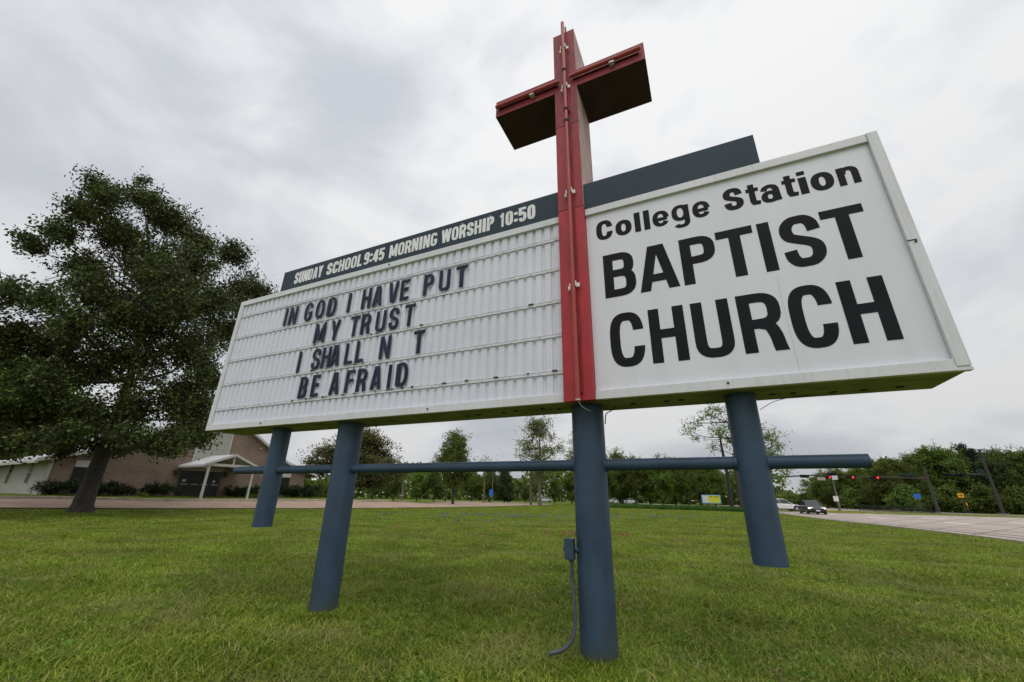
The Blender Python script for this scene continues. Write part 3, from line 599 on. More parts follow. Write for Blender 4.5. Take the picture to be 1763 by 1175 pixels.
# name panel
npan = MB().box(6.158, 8.744, .03, .05, Z0+.084, Z1-.084).build('name_panel', panel_w, sign)
MB().box(7.830, 7.832, .0285, .0305, Z0+.09, 3.12).build('panel_seam', mat('seam_grey', (.5, .49, .48), .6), npan)
def put(text_boxes, wx, wy, H, z, parent, m, y0, th, name='letter', p=2.5):
    for ch, x0, x1, dz, hh in text_boxes:
        mb = MB(); Wd = x1-x0; h = H*hh; k_ = .84 if ch in 'aetgn' else 1.; strokes_mesh(mb, glyph(ch, Wd, h, wx*k_, wy*k_, p), wx*k_, wy*k_, h, y0, th, 0, base=(x0, z+dz)); mb.build(name, m, parent)
put([('C', 6.266, 6.447, 0, 1), ('o', 6.478, 6.650, 0, .78), ('l', 6.687, 6.740, 0, .98), ('l', 6.783, 6.836, 0, .98), ('e', 6.867, 7.030, 0, .77), ('g', 7.061, 7.225, 0, .78), ('e', 7.257, 7.418, -.006, .77)], .061, .046, .250, 3.920, npan, ltr_black, .03, .003)
put([('S', 7.548, 7.716, -.004, 1), ('t', 7.748, 7.853, -.006, .96), ('a', 7.865, 8.022, -.008, .77), ('t', 8.048, 8.157, -.01, .96), ('i', 8.180, 8.236, -.010, 1), ('o', 8.265, 8.437, -.018, .78), ('n', 8.466, 8.620, -.02, .76)], .062, .047, .255, 3.915, npan, ltr_black, .03, .003)
put([('B', 6.317, 6.638, .02, 1), ('A', 6.666, 7.048, .015, 1), ('P', 7.083, 7.395, .01, 1), ('T', 7.415, 7.728, .005, 1), ('I', 7.769, 7.865, 0, 1), ('S', 7.930, 8.236, -.012, 1.02), ('T', 8.253, 8.560, -.015, 1)], .098, .084, .515, 3.180, npan, ltr_black, .03, .003, p=2.9)
put([('C', 6.332, 6.660, 0, 1.03), ('H', 6.714, 7.034, .003, 1), ('U', 7.098, 7.414, -.002, 1), ('R', 7.478, 7.800, 0, 1), ('C', 7.856, 8.166, -.016, 1.03), ('H', 8.224, 8.530, -.016, 1)], .098, .088, .552, 2.438, npan, ltr_black, .03, .003, p=2.9)
# header lettering
def word(txt, x0, x1, z, H, rel={}):
    wr = {'I': .52, '1': .66, ':': .5, 'M': 1.32, 'W': 1.45, 'A': 1.06, 'L': .82, 'Y': 1.0}
    ws = [wr.get(c, 1.) for c in txt]; gap = .12; tot = sum(ws)+gap*(len(txt)-1); u = (x1-x0)/tot; x = x0
    for c, w_ in zip(txt, ws):
        mb = MB(); Wd = u*w_; wx = u*(.36 if c in 'NMWDAGRHO' else .42); wy = H*.17
        strokes_mesh(mb, glyph(c, Wd, H, min(wx, Wd*.48) if c not in 'I:' else wx*1.1, wy, 3.4), min(wx, Wd*.48) if c not in 'I:' else wx*1.1, wy, H, 0, .0025, 0, base=(x, z)); mb.build('letter', hdr_w, hb[0]); x += u*(w_+gap)
for t_, a, b in (('SUNDAY', 1.290, 1.925), ('SCHOOL', 2.020, 2.748), ('9:45', 2.788, 3.175), ('MORNING', 3.270, 4.100), ('WORSHIP', 4.172, 4.975), ('10:50', 5.055, 5.545)): word(t_, a, b, 4.440, .212)
# blue posts: two reach the ground, two hang from the cabinet on the cross pipe
for n_, x, r_, zb in (('post', 2.754, .160, -.25), ('post', 5.995, .160, -.25), ('post', 1.393, .1235, .818), ('post', 7.389, .1235, .789)):
    mb = MB().tube([(x, .29, zb), (x, .29, zb+.5), (x, .29, 1.5), (x, .29, Z0+.0005)], r_, 48)
    o = mb.build('post', blue_m, sign, smooth=True)
    if zb > 0: o['label'] = 'shorter blue post cut off above the grass'
    mb = MB().tube([(x, .29, Z0-.012), (x, .29, Z0+.0007)], r_+.012, 40); mb.build('post_collar', blue_m, sign, smooth=True)
bar = MB()
for a, b in ((.55, 1.393-.1), (1.393+.1, 2.754-.13), (2.754+.13, 5.995-.13), (5.995+.13, 7.389-.1), (7.389+.1, 8.18)): bar.tube([(a, .29, 1.558), (b, .29, 1.558)], .054, 28)
bar.build('cross_pipe', blue_m, sign, smooth=True)
for a in (1.393, 2.754, 5.995, 7.389):
    r_ = .1235 if a in (1.393, 7.389) else .16
    for s in (-1, 1): MB().tube([(a+s*(r_-.012), .29, 1.558), (a+s*(r_+.012), .29, 1.558)], .062, 24).build('weld_collar', blue_m, sign, smooth=True)
# electrical box and conduit on the middle post
ob = MB().box(5.762, 5.849, .125, .185, .735, .908).build('outlet_box', blue_m, sign, bevel=.004)
MB().box(5.765, 5.846, .116, .1245, .74, .903).build('cover_plate', blue_m, ob); MB().tube([(5.762, .155, .82), (5.748, .155, .82)], .022, 12).build('knock_out', blue_m, ob, smooth=True)
MB().tube([(5.849, .16, .81), (5.88, .2, .81)], .022, 10).build('nipple', blue_m, ob, smooth=True)
cond = mat('weathered_conduit', (.045, .062, .078), .6, .2, 8, dirt=(.16, .15, .14), dscale=7, damt=.6)
MB().tube(arcp([(5.818, .15, .735), (5.820, .15, .62), (5.828, .15, .47), (5.840, .13, .32), (5.838, .12, .22), (5.810, .10, .13), (5.74, .06, .07), (5.64, .02, .045)]), .0165, 10).build('conduit', cond, sign, smooth=True)
MB().tube([(5.818, .15, .75), (5.818, .15, .715)], .024, 10).build('conduit_nut', blue_m, sign)
# the cross
cr = MB().box(5.852, 6.155, -.046, .054, 2.131, 4.395).box(5.852, 6.155, .0545, .598, 4.37, 4.394).build('cross', red_m, sign)
def cbox(name, x0, x1, z0, z1, side=True):
    mb = MB(); y0, y1 = -.046, .598
    V = [(x0,y0,z0),(x1,y0,z0),(x1,y1,z0),(x0,y1,z0),(x0,y0,z1),(x1,y0,z1),(x1,y1,z1),(x0,y1,z1)]
    mb.add(V, [(0,1,5,4),(2,3,7,6),(4,5,6,7)], 0); mb.add(V, [(1,2,6,5),(3,0,4,7)], 1 if side else 0); mb.add(V, [(0,3,2,1)], 2 if not side else 1)  # arm undersides get the near-black maroon as painted shade
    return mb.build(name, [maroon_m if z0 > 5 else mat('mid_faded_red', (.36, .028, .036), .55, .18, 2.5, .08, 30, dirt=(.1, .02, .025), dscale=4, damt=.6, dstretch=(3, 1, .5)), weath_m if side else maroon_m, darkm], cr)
cbox('column_section', 5.852, 6.155, 4.398, 5.703); cbox('column_section', 5.852, 6.155, 5.706, 7.476)
cbox('left_arm', 4.960, 5.850, 6.335, 6.630, False); cbox('right_arm', 6.157, 7.030, 6.335, 6.630, False)
for z in (4.397, 5.7045): MB().box(5.850, 6.157, -.048, -.044, z-.004, z+.004).build('seam', darkm, cr)
def pipe(name, pts, r_): return MB().tube(pts, r_, 16).build(name, tube_m, cr, smooth=True)
pipe('neon_tube', [(6.013, -.105, 2.13), (6.013, -.105, 5.9)], .024); pipe('neon_tube', [(6.013, -.105, 5.903), (6.013, -.105, 7.6)], .024)
for za, zb in ((2.2, 5.7), (5.9, 7.55)): MB().box(6.035, 6.052, -.075, -.047, za, zb).build('tube_channel', maroon_m, cr)
for z in (5.70, 6.62, 5.9): MB().tube([(6.013, -.105, z-.01), (6.013, -.105, z+.02)], .031, 14).build('tube_joint', dark_metal, cr)
MB().tube([(6.013, -.105, 7.596), (6.013, -.105, 7.612)], .022, 12).build('end_cap', weath_m, cr)
pipe('neon_tube', [(4.99, -.09, 6.475), (5.925, -.09, 6.475)], .026); pipe('neon_tube', [(6.085, -.09, 6.490), (6.985, -.09, 6.490)], .026)
for x in (4.985, 5.932, 6.079, 6.990): MB().tube([(x-.006, -.09, 6.475 if x < 6 else 6.49), (x+.006, -.09, 6.475 if x < 6 else 6.49)], .026, 12).build('end_cap', weath_m, cr)
for xa, xb in ((5.01, 5.9), (6.11, 6.96)): MB().box(xa, xb, -.065, -.047, 6.447, 6.462).build('tube_channel', darkm, cr)
brm = mat('white_bracket', (.75, .75, .74), .5, .05)
for z in (7.075, 6.320, 4.585, 3.352):
    for s in (-1, 1):
        dz = .012*s
        MB().box(6.013+s*.032-.004, 6.013+s*.032+.004, -.13, -.047, z+dz-.03, z+dz+.03).box(6.013+s*.032+(0 if s > 0 else -.03), 6.013+s*.032+(.03 if s > 0 else 0), -.085, -.07, z+dz-.022, z+dz+.022).build('bracket', brm, cr)
for x in (5.535, 6.63): MB().box(x-.03, x+.03, -.11, -.047, 6.425, 6.443).build('bracket', galv, cr)
MB().tube([(6.013, -.105, 2.118), (6.013, -.105, 2.14)], .024, 12).build('tube_stub', galv, cr)
# loose wires under the cabinet
MB().tube(arcp([(6.013, -.105, 2.12), (6.03, -.08, 2.08), (6.06, -.03, 2.05), (6.09, .05, 2.04)]), .004, 6).build('wire', wire_m, sign)
MB().tube(arcp([(6.27, .40, 2.138), (6.22, .39, 2.10), (6.17, .36, 2.06), (6.155, .36, 1.96)]), .0055, 6).build('wire', black_wire, sign)
MB().tube(arcp([(7.95, .5, 2.138), (7.80, .47, 2.125), (7.66, .44, 2.09), (7.54, .40, 2.02)]), .003, 6).build('wire', black_wire, sign)

# ------------------------------------------------------------------ marquee letters: each stands in its track, a thing of its own
navy = mat('navy_letter_plastic', (.013, .018, .052), .4, .3, 9, spec=.3); navy2 = mat('navy_letter_plastic_faded', (.016, .028, .075), .3, .35, 7, spec=.35)
face_m = mat('letter_raised_face', (.016, .018, .036), .25, .4, 8, spec=.3)
LW = {'I': .056, 'M': .215, 'N': .178, 'O': .178, 'G': .172, 'D': .172, 'U': .172, 'H': .168, 'A': .180, 'V': .180, 'E': .150, 'F': .148, 'L': .145, 'P': .160, 'R': .168, 'S': .168, 'T': .170, 'Y': .175, 'B': .160}
rows = [(3.700, 'top', [('IN', [1.288, 1.458]), ('GOD', [1.800, 2.045, 2.288]), ('I', [2.630]), ('HAVE', [2.960, 3.165, 3.442, 3.640]), ('PUT', [4.030, 4.278, 4.535])]),
        (3.295, 'second', [('MY', [2.142, 2.445]), ('TRUST', [2.815, 3.022, 3.288, 3.516, 3.768])]),
        (2.893, 'third', [('I', [1.828]), ('SHALL', [2.172, 2.370, 2.542, 2.800, 2.996]), ('N T', [3.428, None, 3.968])]),
        (2.489, 'bottom', [('BE', [2.022, 2.265]), ('AFRAID', [2.628, 2.892, 3.105, 3.350, 3.564, 3.764])])]
ORD = ['first', 'second', 'third', 'fourth', 'fifth', 'last']
for z, rn, words in rows:
    for wi, (wd, xs) in enumerate(words):
        for li, (ch, xc) in enumerate(zip(wd, xs)):
            if xc is None: continue
            Wd = LW[ch]; H = .312; r = empty('marquee_letter', (xc-Wd/2, -.004, z+random.uniform(-.004, .004)), 'x', 'letter', 'changeable plastic letters on the marquee board')
            r.rotation_euler.y = random.uniform(-.012, .012)
            if wd == 'N T': lab = 'navy plastic letter %s, %s the gap in the broken word on the third line' % (ch, 'before' if ch == 'N' else 'after')
            elif wd == 'I': lab = 'dark navy plastic letter I standing alone as a word on the %s line' % rn
            else: lab = 'dark navy plastic letter %s, the %s letter of the word %s on the %s line' % (ch, ORD[li] if li < len(wd)-1 else 'last', wd, rn)
            r['label'] = lab
            mb = MB(); strokes_mesh(mb, glyph(ch, Wd, H, .051, .046), .051, .046, H, .0125, .009); mb.build('letter_body', random.choice([navy, navy, navy2]), r)
            mb = MB(); strokes_mesh(mb, glyph(ch, Wd, H, .051, .046), .051, .046, H, .0034, .004, 0, .42, .014); mb.build('raised_face', face_m, r)

# ------------------------------------------------------------------ trees
bark_m = mat('oak_bark', (.052, .043, .037), .95, .35, 6, .9, 22, coord='World'); bark_l = mat('pale_bark', (.16, .14, .12), .95, .3, 6, .6, 22, coord='World')
def grow(lobes, trunk_top, rg, twigs, per, leaf, limb_r=.12, spread=.9, twig_r=.012, tips=1.12, droop=0.0, fill=.22):
    """limbs run from the trunk to each lobe, twigs fan out in it, leaves sit along the twigs"""
    mb = MB(); C_ = []
    for (c, r_) in lobes:
        c = np.array(c, float); st = trunk_top[np.argmin([np.linalg.norm(c-np.array(p)) + max(0, p[2]-c[2])*1.5 for p in trunk_top])]; st = np.array(st, float)
        mid = (st*.5+c*.5); mid[2] += (-.12)*np.linalg.norm(c-st)*.4+rg.normal()*.15; mid[:2] += rg.normal(size=2)*.25*r_
        lr = limb_r*min(1.4, r_/1.3)*rg.uniform(.7, 1.1)
        pts = arcp([st, mid, c], 4); mb.tube(pts, list(np.linspace(lr, lr*.35, len(pts))), 6, False)
        k = int(twigs*(r_**1.5)); d = rg.normal(size=(k, 3)); d /= np.linalg.norm(d, axis=1)[:, None]; d[:, 2] = d[:, 2]*.85+.08; ln = r_*rg.uniform(.35, tips, k)
        for i in range(k):
            s0 = c-d[i]*r_*.1+rg.normal(size=3)*r_*fill; e_ = c+d[i]*ln[i]+rg.normal(size=3)*.12*r_; e_[2] -= droop*r_
            if i % 3 == 0 and twig_r > 0: mb.tube([s0, s0*.5+e_*.5+rg.normal(size=3)*.05, e_], [twig_r*1.5, twig_r, twig_r*.4], 3, False)
            t = rg.uniform(.25, 1.04, per)[:, None]**.8; C_.append(s0+(e_-s0)*t+rg.normal(size=(per, 3))*(.10*spread*(.5+t)))
    return mb, np.vstack(C_)
leaf_oak = leafmat('live_oak_leaf', (.036, .048, .013), (.055, .070, .020), (.15, .17, .045), .3)
# main live oak: lobes read off its silhouette
TT = 31.7; tb = W(135, 888, TT); dv = ray(135, 888)[:2]; ev = np.array([dv[1], -dv[0]]); tb[2] = 0
def oakpt(px, py, dep):
    d = ray(px, py); s = (TT+dep)/(d[:2]@dv); p = CAM+s*d; return p-np.array([tb[0], tb[1], 0])
OL = [(175,335,36),(140,365,34),(248,345,34),(290,385,40),(105,400,34),(205,405,46),(340,420,32),(64,425,24),(40,402,12),(250,445,50),(150,460,42),(335,455,42),(398,435,26),(425,500,34),(375,520,45),(20,500,32),(72,515,38),(290,520,52),(205,540,46),(122,560,46),(30,585,42),(448,500,20),(395,575,36),(330,600,55),(235,620,55),(140,640,50),(50,650,46),(0,600,34),(-60,520,50),(-60,620,60),(-20,700,44),(60,715,42),(150,715,46),(235,700,48),(312,680,48),(345,745,26),(300,752,30),(220,752,32),(120,748,30),(30,752,30),(-70,700,44),(60,762,26),(10,772,26),(110,772,24),(165,770,24),(-45,765,30),(210,772,22),(330,700,40),(262,770,20),(255,560,50),(320,520,45),(160,500,45),(100,600,45),(270,470,45),(-130,600,50),(352,655,26),(300,780,16),(160,300,12),(243,312,12)]
rg = np.random.default_rng(11); lob = []
for px, py, rp in OL:
    p0, p1 = oakpt(px-rp, py, 0), oakpt(px+rp, py, 0); r_ = np.linalg.norm(p1-p0)/2*1.32
    edge = py < 470 or px > 380 or rp < 25
    for k in range(1 if rp < 22 else 2):
        dep = rg.uniform(-1.4, 1.4) if (edge and k == 0) else (rg.uniform(-4.6, -1.5) if k == 0 else rg.uniform(1.2, 4.8))
        rr = r_*(1 if k == 0 else .85)
        if edge and k: dep *= .5
        lob.append((oakpt(px+rg.normal()*4, py+rg.normal()*4, dep), rr))
oak = empty('live_oak', (tb[0], tb[1], 0), 'big dark green live oak with a thick dark trunk left of the sign', 'tree')
tops = [(0, 0, 3.6), (.3, .1, 5), (.2, -.2, 7), (-.5, .2, 8.5), (.6, -.3, 10), (-.3, 0, 12)]
base = list(lob)
for _ in range(125):
    a, b = base[rg.integers(len(base))], base[rg.integers(len(base))]
    if np.linalg.norm(a[0]-b[0]) < 4.5: lob.append(((a[0]+b[0])/2+rg.normal(size=3)*.3, min(a[1], b[1])*.85))
mbk, Cc = grow(lob, tops, rg, 36, 28, .17, .07, 1.4, .016, 1.25, 0.04, .45)
V, Q = leaves(Cc, .175, rg); link('crown', npmesh('crown', V, Q), leaf_oak, oak)
mbk.build('branches', bark_m, oak, smooth=True)
tr_pts = arcp([(0, 0, -.3), (0, 0, .05), (.02, 0, .5), (.03, 0, 1.4), (.1, .02, 2.6), (.15, 0, 4), (.25, 0, 6), (0, 0, 8.5), (.1, 0, 11)], 4)
rr_ = [float(np.interp(p[2], [-.3, 0, .5, 1.4, 3, 5, 11], [.90, .64, .44, .375, .34, .27, .07])) for p in tr_pts]
mb = MB(); mb.tube(tr_pts, rr_, 26, False)
mb.v = [(x*(1+.07*math.sin(5*math.atan2(y, x))*max(0, 1-z/2)), y*(1+.07*math.sin(5*math.atan2(y, x)+1)*max(0, 1-z/2)), z) for x, y, z in mb.v]
mb.build('trunk', bark_m, oak, smooth=True)
lit = [patch(135, 890, 1.4, .8, 120)]

# prototype trees for the background (height ~ 1 unit = metre, scaled)
def proto(kind, seed, H, lm, nleaf, leaf, lobes, trunk_r, bark=bark_m, twigs=10, tips=1.2, tw=.02):
    rg = np.random.default_rng(seed); tops = [(0, 0, H*q) for q in (.25, .35, .5, .65, .8)]
    lobes = [(c, r_*1.3) for c, r_ in lobes]; mb, C2 = grow(lobes, tops, rg, twigs, nleaf, leaf, trunk_r*.38, 1.6, tw, tips, 0, .3)
    V, Q = leaves(C2, leaf, rg); crown = npmesh(kind+'_crown', V, Q); crown.materials.append(lm)
    tp = arcp([(0, 0, -.3), (.02*H*rg.normal()*.3, 0, H*.3), (.02*H*rg.normal(), .02*H*rg.normal(), H*.6), (0, 0, H*.85)], 4)
    mb.tube(tp, list(np.linspace(trunk_r, trunk_r*.2, len(tp))), 10, False); br = mb.mesh(kind+'_trunk', True); br.materials.append(bark)
    return crown, br
def ball_lobes(H, r0, z0, z1, wdt, n, seed, top=.6, bias=1.0):
    rg = np.random.default_rng(seed); o = []
    for _ in range(n):
        t = rg.uniform(); z = H*(z0+(z1-z0)*t); prof = math.sin(math.pi*min(1, .18+.78*t))**bias*(1-(1-top)*t); a = rg.uniform(0, 6.283); q = wdt*prof*rg.uniform(.25, 1)
        o.append(((q*math.cos(a), q*math.sin(a), z), r0*rg.uniform(.7, 1.25)))
    return o
lm_mid = leafmat('mid_green_leaf', (.072, .115, .020), (.115, .165, .028), (.18, .235, .05)); lm_br = leafmat('bright_spring_leaf', (.10, .155, .02), (.145, .21, .03), (.22, .28, .06), .4)
lm_dk = leafmat('dark_leaf', (.036, .056, .017), (.056, .084, .024), (.09, .125, .038), .25); lm_ol = leafmat('olive_leaf', (.085, .095, .028), (.13, .14, .045), (.21, .215, .08), .4)
lm_con = leafmat('cedar_needles', (.014, .022, .011), (.020, .032, .015), (.035, .048, .022), .1)
PR = {
 'broad': proto('broad', 21, 12, lm_mid, 34, .28, ball_lobes(12, 1.7, .35, .92, 5.2, 34, 1), .32, twigs=9),
 'round': proto('round', 22, 12, lm_mid, 34, .27, ball_lobes(12, 1.6, .30, .93, 4.0, 28, 2), .28, twigs=9),
 'bright': proto('bright', 23, 11, lm_br, 34, .26, ball_lobes(11, 1.6, .20, .93, 4.2, 30, 3), .24, twigs=9),
 'sparse': proto('sparse', 24, 13, lm_br, 13, .22, ball_lobes(13, 1.3, .34, .97, 3.6, 30, 4, .75), .28, bark_l, twigs=9, tips=1.35, tw=.035),
 'upright': proto('upright', 25, 13, lm_mid, 30, .26, ball_lobes(13, 1.15, .42, .96, 2.9, 30, 5, .55), .26, twigs=12),
 'dark': proto('dark', 26, 12, lm_dk, 36, .28, ball_lobes(12, 1.7, .12, .93, 4.6, 34, 6), .30, twigs=9),
 'forked': proto('forked', 34, 13, lm_br, 13, .21, [((-5.0, 0, 9.4), .9), ((-3.6, .5, 10.3), 1.1), ((-4.2, -.6, 8.3), .6), ((-2.0, .4, 11.4), 1.2), ((-.6, .4, 12.2), 1.1), ((.8, -1, 10.6), 1.2), ((2.6, .3, 9.6), 1.5), ((4.4, -.5, 8.6), 1.7), ((5.6, .6, 7.6), 1.4), ((3.6, 0, 6.9), 1.4), ((6.2, 0, 5.9), 1.2), ((5.0, -.8, 5.0), 1.1), ((6.4, .4, 4.3), .8), ((5.4, .8, 6.6), 1.2), ((-1.6, 1.4, 7.6), .8), ((.8, 1.8, 8.2), 1.1), ((-1.6, -1.6, 9.0), 1.0), ((4.4, -1.6, 3.4), .7)], .20, bark_m, twigs=12, tips=1.3, tw=.03),
 'olive': proto('olive', 27, 9, lm_ol, 30, .20, ball_lobes(9, 1.0, .30, .93, 5.2, 52, 7, .6), .22, twigs=16, tips=1.3),
 'conifer': proto('conifer', 28, 13, lm_con, 22, .28, [((rq*math.cos(a*2.4), rq*math.sin(a*2.4), z), .75+.5*(1-z/13)) for a, z in enumerate(np.linspace(1, 12.6, 34)) for rq in [2.7*(1-z/13.4)]], .22, twigs=14),
 'low': proto('low', 29, 5, lm_mid, 20, .32, ball_lobes(5, 1.2, .10, .85, 3.0, 22, 8), .12, twigs=10),
}
_unused = dict(broad=12, round=12, bright=11, sparse=13, upright=13, forked=13, dark=12, olive=9, conifer=13, low=5)
HT = {}
for k_, (c_, b_) in PR.items():
    a_ = np.empty(len(c_.vertices)*3, np.float32); c_.vertices.foreach_get('co', a_); HT[k_] = float(np.percentile(a_[2::3], 99.6))
BG = 'trees standing beyond the lawn'
def tree(kind, px, t, topy, label, wx=1., grp=BG, basez=0., name='tree', seed=None):
    p = W(px, 870, t)
    # height from the angle at which its top stands
    lo, hi = 0, 60
    d_ = ray(px, 870)[:2]
    def py_at(z):
        q = np.array([p[0], p[1], z])-CAM; zz = q@F; return 587.5-700.6*(q@U2)/zz
    for _ in range(30):
        mid = (lo+hi)/2
        if py_at(mid) > topy: lo = mid
        else: hi = mid
    s = lo/HT[kind]; r = empty(name, (p[0], p[1], basez), label, 'tree', grp, random.uniform(0, 6.28)); r.scale = (s*wx, s*wx, s)
    cr_, br_ = PR[kind]
    for nm, me in (('crown', cr_), ('trunk', br_)):
        o = bpy.data.objects.new(nm, me); col.objects.link(o); o.parent = r
    return r
tree('olive', 604, 58, 738, 'olive green spreading oak seen between the two left posts', 1.45)
tree('round', 779, 71, 745, 'dense dark green tree with a round top rising above the cross pipe', .95)
tree('sparse', 930, 74, 718, 'tall thinly leaved tree beside the grey utility pole', 1.12)
tree('sparse', 1012, 84, 742, 'thinly leaved tree half hidden behind the middle post', 1.25)
tree('bright', 1068, 98, 776, 'light green tree just right of the middle post', .9)
fk = tree('forked', 1276, 66, 694, 'tall sparse tree with a dark trunk and one side denser behind the right post', 1.0); fk.rotation_euler.z = math.atan2(R2[1], R2[0])
tree('bright', 8, 62, 640, 'bright green tree glimpsed at the left edge behind the oak', 1.0)
tree('bright', -60, 58, 600, 'bright green tree behind the church, left of the photo edge', 1.0)
# tree line behind the driveway
TL = [(515, 92, 822, 'bright', 'light green tree at the right end of the church'), (548, 96, 828, 'bright', 'pale green tree behind the left cut-off post'), (640, 98, 815, 'round', 'green tree of the far line left of the slim bare trunk'),
      (676, 100, 816, 'broad', 'broad tree of the far line behind the slim bare trunk'), (716, 104, 812, 'bright', 'lighter green tree of the far line left of the dense round tree'), (746, 102, 808, 'round', 'green tree of the far line touching the dense round tree'),
      (812, 104, 812, 'broad', 'broad green tree of the far line left of the brown pine trunk'), (842, 106, 806, 'round', 'green tree of the far line behind the street lamp'), (868, 104, 808, 'dark', 'dark tree of the far line right of the street lamp'),
      (905, 112, 838, 'round', 'lower tree of the far line behind the utility pole'), (955, 110, 825, 'round', 'green tree of the far line right of the thin tall tree'), (985, 108, 810, 'bright', 'light green tree of the far line beside the middle post'),
      (580, 100, 826, 'dark', 'dark tree of the far line between the left posts')]
for px, t, ty, k, lab in TL: tree(k, px, t, ty, lab, 1.1, 'trees in the far line behind the driveway')
# grove between the middle and right post
GR = [(1046, 92, 795), (1072, 98, 792), (1096, 94, 788), (1120, 100, 794), (1142, 95, 786), (1164, 99, 790), (1186, 95, 793), (1208, 101, 796), (1232, 98, 800)]
gl = ['leftmost', 'second', 'third', 'fourth', 'fifth', 'sixth', 'seventh', 'eighth', 'rightmost']
for i, (px, t, ty) in enumerate(GR): tree(['round', 'bright', 'broad'][i % 3], px, t, ty, '%s tree from the middle post in the grove of dark trunks' % gl[i] if 0 < i < 8 else ('%s tree of the grove between middle and right post' % gl[i]), .95, 'grove of trees between the middle and right post')
# right: beyond the crossing
RT = [(1395, 150, 826, 'sparse', 'thin pale tree behind the white car'), (1425, 132, 812, 'bright', 'light green tree behind the leftmost signal head'), (1440, 138, 840, 'dark', 'dark low tree behind the small white road sign'),
      (1385, 150, 850, 'low', 'low dark tree behind the white car roof'), (1455, 126, 808, 'broad', 'broad green tree behind the white square sign'), (1492, 124, 802, 'bright', 'bright green tree above the middle signal head'), (1470, 118, 842, 'low', 'low bush-like tree above the black fence'),
      (1525, 126, 794, 'bright', 'bright green round tree above the right signal head'), (1510, 116, 835, 'low', 'low green tree behind the black fence'), (1556, 112, 792, 'broad', 'broad oak under the far street lamp arm'),
      (1590, 116, 786, 'round', 'green oak behind the signal pole'), (1625, 118, 772, 'broad', 'tall spreading oak right of the signal pole'), (1655, 124, 776, 'broad', 'tall oak between the signal pole and the leaning mast'),
      (1692, 128, 766, 'conifer', 'dark pointed cedar behind the right mast'), (1708, 122, 774, 'conifer', 'second dark cedar right of the right mast'), (1728, 118, 792, 'dark', 'very dark bushy tree at the right'),
      (1742, 130, 776, 'dark', 'dark oak at the right edge of the photo'), (1772, 122, 778, 'broad', 'spreading oak cut by the right edge'), (1805, 118, 774, 'round', 'oak just beyond the right edge'), (1560, 106, 835, 'low', 'low green growth behind the blue sign'), (1640, 108, 838, 'low', 'low green growth behind the yellow sign'), (1700, 110, 836, 'low', 'low growth at the foot of the cedars'), (1600, 112, 835, 'low', 'low dark growth behind the foot of the signal pole'), (1750, 112, 838, 'low', 'low growth at the right edge'),
      (1850, 120, 770, 'broad', 'tall oak further along the road beyond the edge')]
for px, t, ty, k, lab in RT: tree(k, px, t, ty, lab, 1.2 if k != 'conifer' else 1.0, 'trees beyond the far side of the road', name='cedar_tree' if k == 'conifer' else 'tree')
# far woods closing the horizon
rg = np.random.default_rng(5); cs = []
for px in np.linspace(-300, 2150, 420):
    t = 150+rg.uniform(0, 30); top = 9+2.5*math.sin(px*.021)+1.5*math.sin(px*.053+1)
    if 1335 < px < 1420: t += 90; top *= .8
    p = W(px, 860, t); n = 130; z = rg.uniform(0, 1, n)**.8*top; cs.append(np.column_stack([p[0]+rg.normal(size=n)*2.2, p[1]+rg.normal(size=n)*2.2, z]))
cs = np.vstack(cs); V, Q = leaves(cs, 1.3, rg, aspect=.8); props(link('far_woods', npmesh('far_woods', V, Q), lm_mid), 'far green woods closing the horizon', None, None, 'stuff')
# bare slim trunks among the far line
for px, t, tp, lab, m_ in ((690, 84, 812, 'slim pale bare trunk rising from the far lawn', bark_l), (766, 88, 800, 'straight brown pine trunk left of the dense tree', bark_m), (832, 92, 800, 'reddish brown pine trunk left of the street lamp', mat('pine_bark', (.17, .10, .065), .95, .3, 6, coord='World')), (1259, 69, 740, 'dark slim trunk left of the sparse tree behind the right post', bark_m)):
    p = W(px, 868, t); top = W(px, tp, t); r = empty('tree', (p[0], p[1], 0), lab, 'tree', 'slim trunks before the far trees')
    MB().tube(arcp([(0, 0, -.2), (.1, 0, top[2]*.4), (-.05, .05, top[2]*.8), (0, 0, top[2])], 4), list(np.linspace(.19 if t > 70 else .3, .09, 13)), 8).build('trunk', m_, r, smooth=True)
    C3 = np.random.default_rng(int(px)).normal(size=(420, 3))*np.array([1.1, 1.1, .8])+np.array([0, 0, top[2]]); V, Q = leaves(C3, .3, rg); link('crown', npmesh('crown', V, Q), lm_mid, r)

